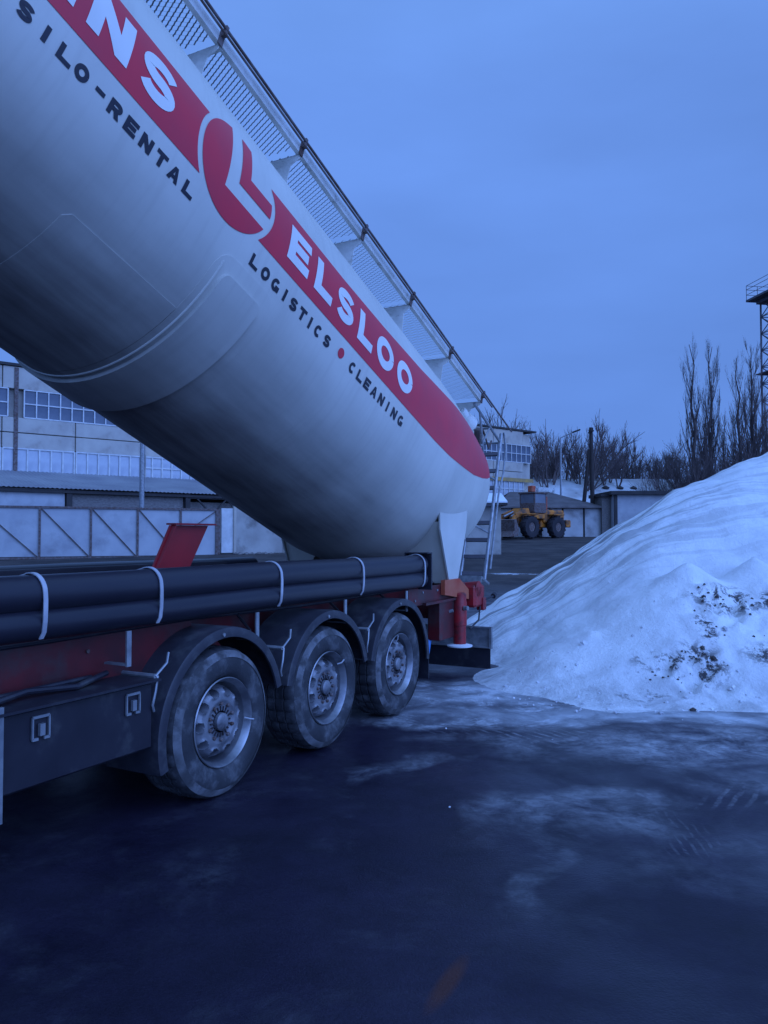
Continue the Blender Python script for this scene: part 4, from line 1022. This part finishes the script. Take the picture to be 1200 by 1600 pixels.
# garages with a dark pitched roof
D2 = 61
e2, W_, z0, z1 = shed('garage_row', 'row of white panelled garages under a dark roof behind the loader', 780, 940, D2, 794, 838, 9, SOOT)
gp = [at(q, 838, D2).x - at(780, 838, D2).x for q in (780, 800, 822, 845, 879, 912, 940)]
for i in range(len(gp) - 1):
    b = MB(); b.box(((gp[i] + gp[i + 1]) / 2, -.06, (z0 + z1) / 2), (gp[i + 1] - gp[i] - .14, .12, z1 - z0 - .04), None, .02); b.build('garage_panel', mat('whitewash', (.5, .5, .5), (.38, .38, .39), 1, .85, dirt=(.16, .14, .13), dscale=.5, dlo=.52, dhi=.72) if 'whitewash' not in MATS else MATS['whitewash'], e2)
b = MB(); zr = at(840, 770, D2 + 4).z
b.prism([(-.4, -.5, z1), (W_ + .1, -.5, z1), (W_ * .60, 4.5, zr), (W_ * .2, 4.5, zr)], (0, .05, .12)); b.prism([(-.4, 9.5, z1), (W_ + .1, 9.5, z1), (W_ * .60, 4.55, zr), (W_ * .2, 4.55, zr)], (0, .05, .12))
b.prism([(W_ + .1, -.5, z1), (W_ + .1, 9.5, z1), (W_ * .6, 4.5, zr)], (.02, 0, .1)); b.build('hipped_roof', mat('dark_roofing', (.09, .075, .075), (.14, .12, .12), 1.2, .9), e2)
# brick pier and grey garage
e3, W_, z0, z1 = shed('brick_pier', 'narrow brick wall between the white garages and grey garage', 941, 957, 60.5, 776, 830, 3, BRICK)
b = MB(); b.box((W_ / 2, 1.4, z1 + .1), (W_ + .3, 3.3, .2)); b.build('coping', SOOT, e3)
e4, W_, z0, z1 = shed('grey_garage', 'grey garage with dark flat roof edge behind the snow heap', 958, 1075, 60, 773, 830, 6, SHEET)
b = MB(); b.box((W_ / 2, 2.9, z1 + .14), (W_ + .5, 6.6, .28)); b.build('roof', SOOT, e4)
b = MB(); b.box((.2, -.08, (z0 + z1) / 2), (.25, .12, z1 - z0 - .05)); b.box((4.6, -.08, (z0 + z1) / 2), (.2, .12, z1 - z0 - .05)); b.build('door_post', SOOT, e4)
# heap of earth against the grey garage roof
# long low warehouse with patchy snow on its roof
D3 = 78
a = at(835, 838, D3); c = at(1075, 838, D3 + 4)
e5 = empty('snow_roofed_warehouse', 'long low warehouse with patchy snow on its sloping roof', 'building', (a.x, a.y, 0), math.atan2(4, c.x - a.x))
W_ = math.hypot(c.x - a.x, 4) + 14; ze_ = at(835, 790, D3).z; zt_ = at(835, 750, D3 + 7).z
b = MB(); b.box((W_ / 2, 5, ze_ / 2), (W_, 9.6, ze_)); b.build('wall', CONC2, e5)
b = MB(); b.prism([(-.3, -.4, ze_), (W_, -.4, ze_), (W_, 7.5, zt_ + .5), (-.3, 7.5, zt_)], (0, 0, .15)); b.prism([(-.3, 7.55, zt_), (W_, 7.55, zt_ + .5), (W_, 14, ze_)  , (-.3, 14, ze_)], (0, 0, .15)); b.build('roof', SNOWOLD, e5)
for px in (965, 991, 1016):
    q = at(px, 761, D3 + 4); loc = Matrix.Rotation(-e5.rotation_euler.z, 3, 'Z') @ (q - Vector(e5.location)); 
    b = MB(); b.lathe([(-.45, .34), (.0, .34), (.05, .42), (.12, .4), (.35, .02)], 14, 'z', (loc.x, 4.2, loc.z)); b.build('roof_vent', SOOT, e5, True)

# ------------------------------------------------------------------ wheel loader
LD = empty('wheel_loader', 'yellow articulated wheel loader parked before the white garages', 'loader', (*at(831, 838, 57.3).xy, gz(57.3)), R(180 + 40)); LD.scale = (1.06, 1.06, 1.04)
# local: +x forward
def lwheel(x_, y_, r):
    we = bpy.data.objects.new('wheel', None); col.objects.link(we); we.parent = LD; we.location = (x_, y_, r)
    b = MB(); b.lathe([(-.24, .42 * r), (-.28, .6 * r), (-.25, .93 * r), (-.15, r), (.15, r), (.25, .93 * r), (.28, .6 * r), (.24, .42 * r)], 30, 'y')
    for k in range(15):
        t = 2 * math.pi * k / 15
        for s in (-1, 1): b.box((r * .99 * math.cos(t + s * .05), .13 * s, r * .99 * math.sin(t + s * .05)), (.06, .24, .10), Euler((0, -t, .3 * s)).to_matrix())
    b.build('tyre', DARK, we, True); b = MB(); b.lathe([(-.20, .01), (-.20, .42 * r), (.20, .42 * r), (.20, .01)], 20, 'y'); b.build('rim', RUST, we, True); return we
for x_ in (1.45, -1.45):
    for y_ in (1.0, -1.0): lwheel(x_, y_, .78)
b = MB(); b.box((-1.75, 0, 1.55), (2.3, 1.35, .95), None, .12); b.box((-1.6, 0, 1.0), (2.3, .9, .5), None, .05); b.build('engine_hood', YEL, LD)
b = MB(); b.box((-3.0, 0, 1.05), (.5, 1.9, .55), None, .06); b.box((-3.35, 0, .95), (.3, .3, .2)); b.build('counterweight', YEL, LD)
b = MB(); b.box((1.2, 0, 1.2), (1.5, .85, .8), None, .05); b.prism([(.6, -.4, 1.5), (1.9, -.4, 1.5), (1.5, -.4, 2.1), (.8, -.4, 2.1)], (0, .8, 0)); b.build('front_frame', YEL, LD)
b = MB(); b.box((-.1, 0, .95), (1.2, .5, .6)); b.box((0, 0, 1.55), (1.1, 1.5, .35), None, .04); b.build('centre_joint', YEL, LD)
for s in (-1, 1):
    b = MB(); b.box((1.45, s * 1.0, 1.68), (1.2, .6, .08), None, .02); b.box((-1.45, s * 1.0, 1.68), (1.2, .6, .08), None, .02); b.build('wheel_arch', YEL, LD)
    b = MB(); b.bar((1.1, s * .55, 1.95), (2.4, s * .55, 1.55), .14, .34, (0, 0, 1)); b.bar((2.4, s * .55, 1.55), (3.1, s * .55, .45), .14, .30, (1, 0, 0)); b.build('lift_arm', YEL, LD)
    b = MB(); b.tube([(1.2, s * .32, 2.0), (2.6, s * .32, 1.5)], .07, 10); b.build('ram', STEEL, LD)
b = MB(); b.prism([(3.0, -1.3, .15), (4.0, -1.3, .10), (3.75, -1.3, .25), (3.35, -1.3, .5), (3.4, -1.3, 1.25), (3.2, -1.3, 1.3), (2.95, -1.3, .7)], (0, 2.6, 0)); b.build('bucket', RUST, LD)
b = MB(); b.box((-.15, 0, 2.15), (1.3, 1.35, .75), None, .04); b.box((-.15, 0, 3.22), (1.5, 1.5, .12), None, .04)
for x_ in (-.75, .45):
    for y_ in (-.62, .62): b.box((x_, y_, 2.8), (.09, .09, .75))
b.build('cab', RUST, LD)
b = MB()
for y_ in (-.64, .64): b.box((-.15, y_, 2.84), (1.1, .02, .66))
for x_ in (-.77, .47): b.box((x_, 0, 2.84), (.02, 1.15, .66))
b.build('cab_glass', mat('cab_glass', (.20, .22, .26), (.13, .14, .17), 1, .3), LD)
b = MB(); b.box((.35, .3, 3.50), (.42, .42, .45), None, .05); b.build('roof_beacon', ORA, LD)
b = MB(); b.tube([(-1.25, .3, 1.9), (-1.25, .3, 3.0)], .07, 10); b.build('exhaust_stack', ORA, LD, True)
b = MB(); b.tube([(-2.4, -.2, 1.95), (-2.4, -.2, 2.25)], .12, 10); b.build('air_cleaner', SOOT, LD, True)

# ------------------------------------------------------------------ poles and tower
D4 = 62
up = at(927, 838, D4); e6 = empty('utility_pole', 'tall dark timber pole propped by a slanting leg', 'utility pole', (up.x, up.y, gz(D4)))
hh = at(927, 668, D4).z - gz(D4)
b = MB(); b.tube([(0, 0, 0), (-.12, 0, hh)], .20, 10, r2=.15); b.build('pole', WOOD, e6, True)
b = MB(); b.tube([(-.95, .3, 0), (-.25, .05, hh * .80)], .18, 10, r2=.14); b.build('prop', WOOD, e6, True)
b = MB(); b.box((-.12, 0, hh - .35), (.12, 1.4, .1)); b.tube([(-.12, .55, hh - .3), (-.12, .55, hh - .1)], .04, 6); b.tube([(-.12, -.55, hh - .3), (-.12, -.55, hh - .1)], .04, 6); b.build('crossarm', WOOD, e6)
lp_ = at(877, 838, 66); e7 = empty('street_lamp', 'thin street lamp with slanting arm among the bare trees', 'street lamp', (lp_.x, lp_.y, gz(60)))
hh = at(877, 684, 66).z - gz(60)
b = MB(); b.tube([(0, 0, 0), (0, 0, hh)], .10, 8, r2=.07); b.build('pole', STEEL, e7, True)
b = MB(); b.tube([(0, 0, hh), (1.0, 0, hh + .45)], .05, 8); b.build('arm', STEEL, e7, True)
b = MB(); b.box((1.35, 0, hh + .58), (.75, .28, .14), Euler((0, -.35, 0)).to_matrix(), .05); b.build('lamp_head', SOOT, e7)
b = MB(); b.tube([(-.12, 0, 0), (-.12, 0, 0)], .01, 3)

DT = 92
tp = at(1227, 838, DT); zt_ = at(1208, 464, DT).z; hw = 1.62
e8 = empty('lattice_tower', 'steel lattice floodlight tower with railed platform', 'tower', (tp.x, tp.y, gz(60)), R(8))
zt_ -= gz(60)
b = MB(); lev = [zt_ * i / 14 for i in range(15)]
for sx in (-1, 1):
    for sy in (-1, 1): b.box((sx * hw, sy * hw, zt_ / 2), (.16, .16, zt_))
b.build('tower_legs', TOWERM, e8)
b = MB()
for i in range(14):
    z0, z1 = lev[i], lev[i + 1]
    for s in (-1, 1):
        b.bar((-hw, s * hw, z0), (hw, s * hw, z1), .08, .08); b.bar((hw, s * hw, z0), (-hw, s * hw, z1), .08, .08); b.bar((s * hw, -hw, z0), (s * hw, hw, z1), .08, .08); b.bar((s * hw, hw, z0), (s * hw, -hw, z1), .08, .08)
        b.bar((-hw, s * hw, z1), (hw, s * hw, z1), .09, .09); b.bar((s * hw, -hw, z1), (s * hw, hw, z1), .09, .09)
b.build('bracing', TOWERM, e8)
b = MB(); b.box((0, 0, zt_ + .1), (6.0, 5.0, .25)); b.box((0, 0, zt_ - .25), (4.2, 3.6, .45)); b.build('platform', TOWERM, e8); b = MB(); b.box((0, 0, zt_ * .685), (4.4, 4.0, .12)); b.build('platform', TOWERM, e8)
b = MB()
for z_ in (zt_ + .85, zt_ + 1.5, zt_ + 2.0):
    for s in (-1, 1): b.tube([(-2.95, s * 2.45, z_), (2.95, s * 2.45, z_)], .035, 5); b.tube([(s * 2.95, -2.45, z_), (s * 2.95, 2.45, z_)], .035, 5)
for k in range(5):
    for s in (-1, 1): b.tube([(-2.95 + 5.9 * k / 4, s * 2.45, zt_ + .2), (-2.95 + 5.9 * k / 4, s * 2.45, zt_ + 2.0)], .035, 5)
b.tube([(-.9, 0, zt_), (-.9, 0, zt_ + 3.2)], .03, 5); b.build('railing', TOWERM, e8)
for (x_, z_) in ((-2.4, .9), (-2.35, 1.75), (-.9, .95), (-.85, 1.7), (.6, 1.7), (1.9, 1.2), (-1.0, 2.0)):
    b = MB(); b.lathe([(-.25, .05), (-.2, .2), (.1, .3), (.12, .02)], 10, 'y', (x_, -2.2, zt_ + z_)); b.build('floodlight', SOOT, e8, True)

# ------------------------------------------------------------------ bare trees
def twig_strip(b, p, q, wd, rd):
    d = (q - p); s = Vector((rd.uniform(-1, 1), rd.uniform(-.3, .3), rd.uniform(-.3, .3))).cross(d)
    if s.length < 1e-5: return
    s = s.normalized() * wd / 2; b.add([p - s, p + s, q + s * .4, q - s * .4], [(0, 1, 2, 3)])
def grow(tb, cb_, p, d, ln, r, dep, rd, spread, lift, kk=(2, 3)):
    k = 3; pts = [p]; dd = d.copy()
    for i in range(k):
        dd = (dd + Vector((rd.uniform(-.14, .14), rd.uniform(-.14, .14), rd.uniform(-.04, .10) + lift * .06))).normalized(); pts.append(pts[-1] + dd * ln / k)
    if r > .028: (tb if r > .09 else cb_).tube(pts, r, 5 if r > .1 else 3, False, r2=r * .62)
    else:
        for i in range(k): twig_strip(cb_, pts[i], pts[i + 1], r * 1.5, rd)
    if dep == 0: return
    nchild = rd.randint(*kk)
    for c in range(nchild + (2 if dep <= 2 else 0)):
        t = rd.uniform(.35, 1.0) if c else 1.0; q = pts[min(k, int(t * k))]
        az = rd.uniform(0, 2 * math.pi); sp_ = spread * rd.uniform(.5, 1.2) * (1 if c else .45)
        o = dd.orthogonal().normalized(); o = Matrix.Rotation(az, 3, dd) @ o
        nd = (dd * math.cos(sp_) + o * math.sin(sp_) + Vector((0, 0, lift * .25))).normalized()
        grow(tb, cb_, q, nd, ln * rd.uniform(.62, .82), r * (.62 if c else .72), dep - 1, rd, spread, lift, kk)
def make_tree(kind, seed, H_):
    rd = random.Random(seed); tb, cb_ = MB(), MB()
    if kind == 'broad':
        p = Vector((0, 0, 0)); top = Vector((rd.uniform(-.3, .3), 0, H_ * .28)); tb.tube([p, (p + top) / 2 + Vector((.05, 0, 0)), top], .26, 8, False, r2=.2)
        for c in range(4): 
            az = rd.uniform(0, 6.28); grow(tb, cb_, top - Vector((0, 0, .4 * c * .5)), Vector((math.cos(az) * .5, math.sin(az) * .5, 1)).normalized(), H_ * .25, .15, 5, rd, .50, .35)
    elif kind == 'poplar':
        pts = [Vector((rd.uniform(-.12, .12) * i * .4, 0, H_ * i / 9)) for i in range(10)]
        tb.tube(pts, .30, 8, False, r2=.03)
        for i in range(32):
            z_ = H_ * (.12 + .84 * (i / 32)); az = rd.uniform(0, 6.28); t = z_ / H_
            ln = H_ * (.26 * (1 - t) ** .55 + .05) * rd.uniform(.6, 1.05)
            grow(tb, cb_, Vector((pts[int(t * 9)].x, 0, z_)), Vector((math.cos(az) * .30, math.sin(az) * .30, 1)).normalized(), ln * .55, .075 * (1 - t) + .022, 3, rd, .26, .9)
    else:        # leafless scrub
        for c in range(9):
            az = rd.uniform(0, 6.28); grow(tb, cb_, Vector((rd.uniform(-.6, .6), rd.uniform(-.5, .5), 0)), Vector((math.cos(az) * .55, math.sin(az) * .55, 1)).normalized(), H_ * .33, .06, 4, rd, .5, .2)
        tb.tube([Vector((0, 0, 0)), Vector((0, 0, H_ * .2))], .1, 5)
    mt = tb.mesh('trunk'); mt.materials.append(BARK); mc = cb_.mesh('crown'); mc.materials.append(TWIG)
    return mt, mc
PROT = {('broad', i): make_tree('broad', 20 + i, 13) for i in range(4)}
PROT.update({('poplar', i): make_tree('poplar', 50 + i, 21) for i in range(3)})
PROT.update({('scrub', i): make_tree('scrub', 80 + i, 5.5) for i in range(3)})
def tree(kind, px, ytop, D, name, label, group, rd=rnd):
    v = rd.randrange(4 if kind == 'broad' else 3); H0 = {'broad': 13, 'poplar': 21, 'scrub': 5.5}[kind]
    q = at(px, 838, D); top = at(px, ytop, D).z - gz(60); s = top / H0 * {'broad': 1.12, 'poplar': .95, 'scrub': 1.}[kind]
    e_ = empty(name, label, 'tree' if kind != 'scrub' else 'bush', (q.x, q.y, gz(60)), rd.uniform(0, 6.28), group); e_.scale = (s, s, s)
    mt, mc = PROT[(kind, v)]
    for n_, me in (('trunk', mt), ('crown', mc)):
        o = bpy.data.objects.new(n_, me); col.objects.link(o); o.parent = e_
    return e_
for (px, yt, D) in ((1086, 522, 84), (1112, 526, 86), (1104, 610, 90)):
    tree('poplar', px, yt, D, 'poplar_tree', {1086: 'leftmost tall bare poplar, first in the row', 1112: 'tall bare poplar, second from the left in the row', 1104: 'lower bare poplar half hidden between two taller ones'}[px], 'tall poplars beside the tower')
for (px, yt, D, lb) in ((1134, 640, 92, 'short narrow bare poplar in the gap of the poplar row'), (1158, 545, 85, 'bare poplar just left of the lattice tower'), (1178, 528, 88, 'tall bare poplar in front of the lattice tower leg'), (1200, 610, 82, 'bare poplar at the edge below the tower platform'), (1168, 630, 95, 'low bare poplar behind the poplars near the tower')):
    tree('poplar', px, yt, D, 'poplar_tree', lb, 'tall poplars beside the tower')
BL = 'bare tree in the far row behind the snow roofed warehouse'
tree('broad', 790, 655, 100, 'bare_tree', 'bare tree top showing over the factory hall roof', None)
tree('broad', 852, 676, 84, 'bare_tree', 'bare tree with open crown right of the factory hall end', None)
tree('broad', 882, 684, 88, 'bare_tree', 'bare tree with many limbs behind the street lamp arm', None)
tree('broad', 912, 672, 84, 'bare_tree', 'bare tree directly behind the timber utility pole', None)
tree('broad', 946, 676, 86, 'bare_tree', 'bare tree with rounded crown just right of the utility pole', None)
for px, yt, D in ((838, 712, 96), (868, 700, 98), (898, 704, 100), (930, 704, 102), (964, 708, 96), (986, 704, 104), (1008, 714, 98), (1030, 708, 104), (1056, 704, 100), (976, 722, 92), (1016, 724, 94), (854, 716, 94), (946, 718, 94), (1042, 716, 96)):
    tree('broad', px, yt, D, 'bare_tree', BL, 'bare trees in the far row')
SL = 'leafless scrub bush below the poplars and trees behind the snow heap'
for px, yt, D in ((1070, 690, 84), (1085, 680, 82), (1100, 690, 80), (1122, 690, 82), (1145, 684, 80), (1170, 672, 80), (1200, 640, 82), (1220, 640, 84), (820, 745, 76), (838, 752, 76), (1046, 725, 80)):
    tree('scrub', px, yt, D, 'scrub_bush', SL if px > 1000 else ('leafless bush at the corner of the factory hall' if px == 820 else 'small leafless bush under the end of the factory hall roof'), 'scrub behind the snow heap' if px > 1000 else None)
b = grid_mesh([-200 + i * 10 for i in range(41)], [112, 118, 124, 130, 140], lambda x_, y_: gz(60) + (0 if y_ in (112, 140) else 6.5 + 1.3 * nz(x_, y_, .05, 2) + .8 * nz(x_, y_, .2, 4)))
o = b.build('far_wood', mat('far_bare_wood', (.07, .055, .06), (.11, .09, .095), 1.5, .95), None, True); o['kind'] = 'stuff'; o['label'] = 'dim far wood closing the view behind the trees'; o['category'] = 'wood'
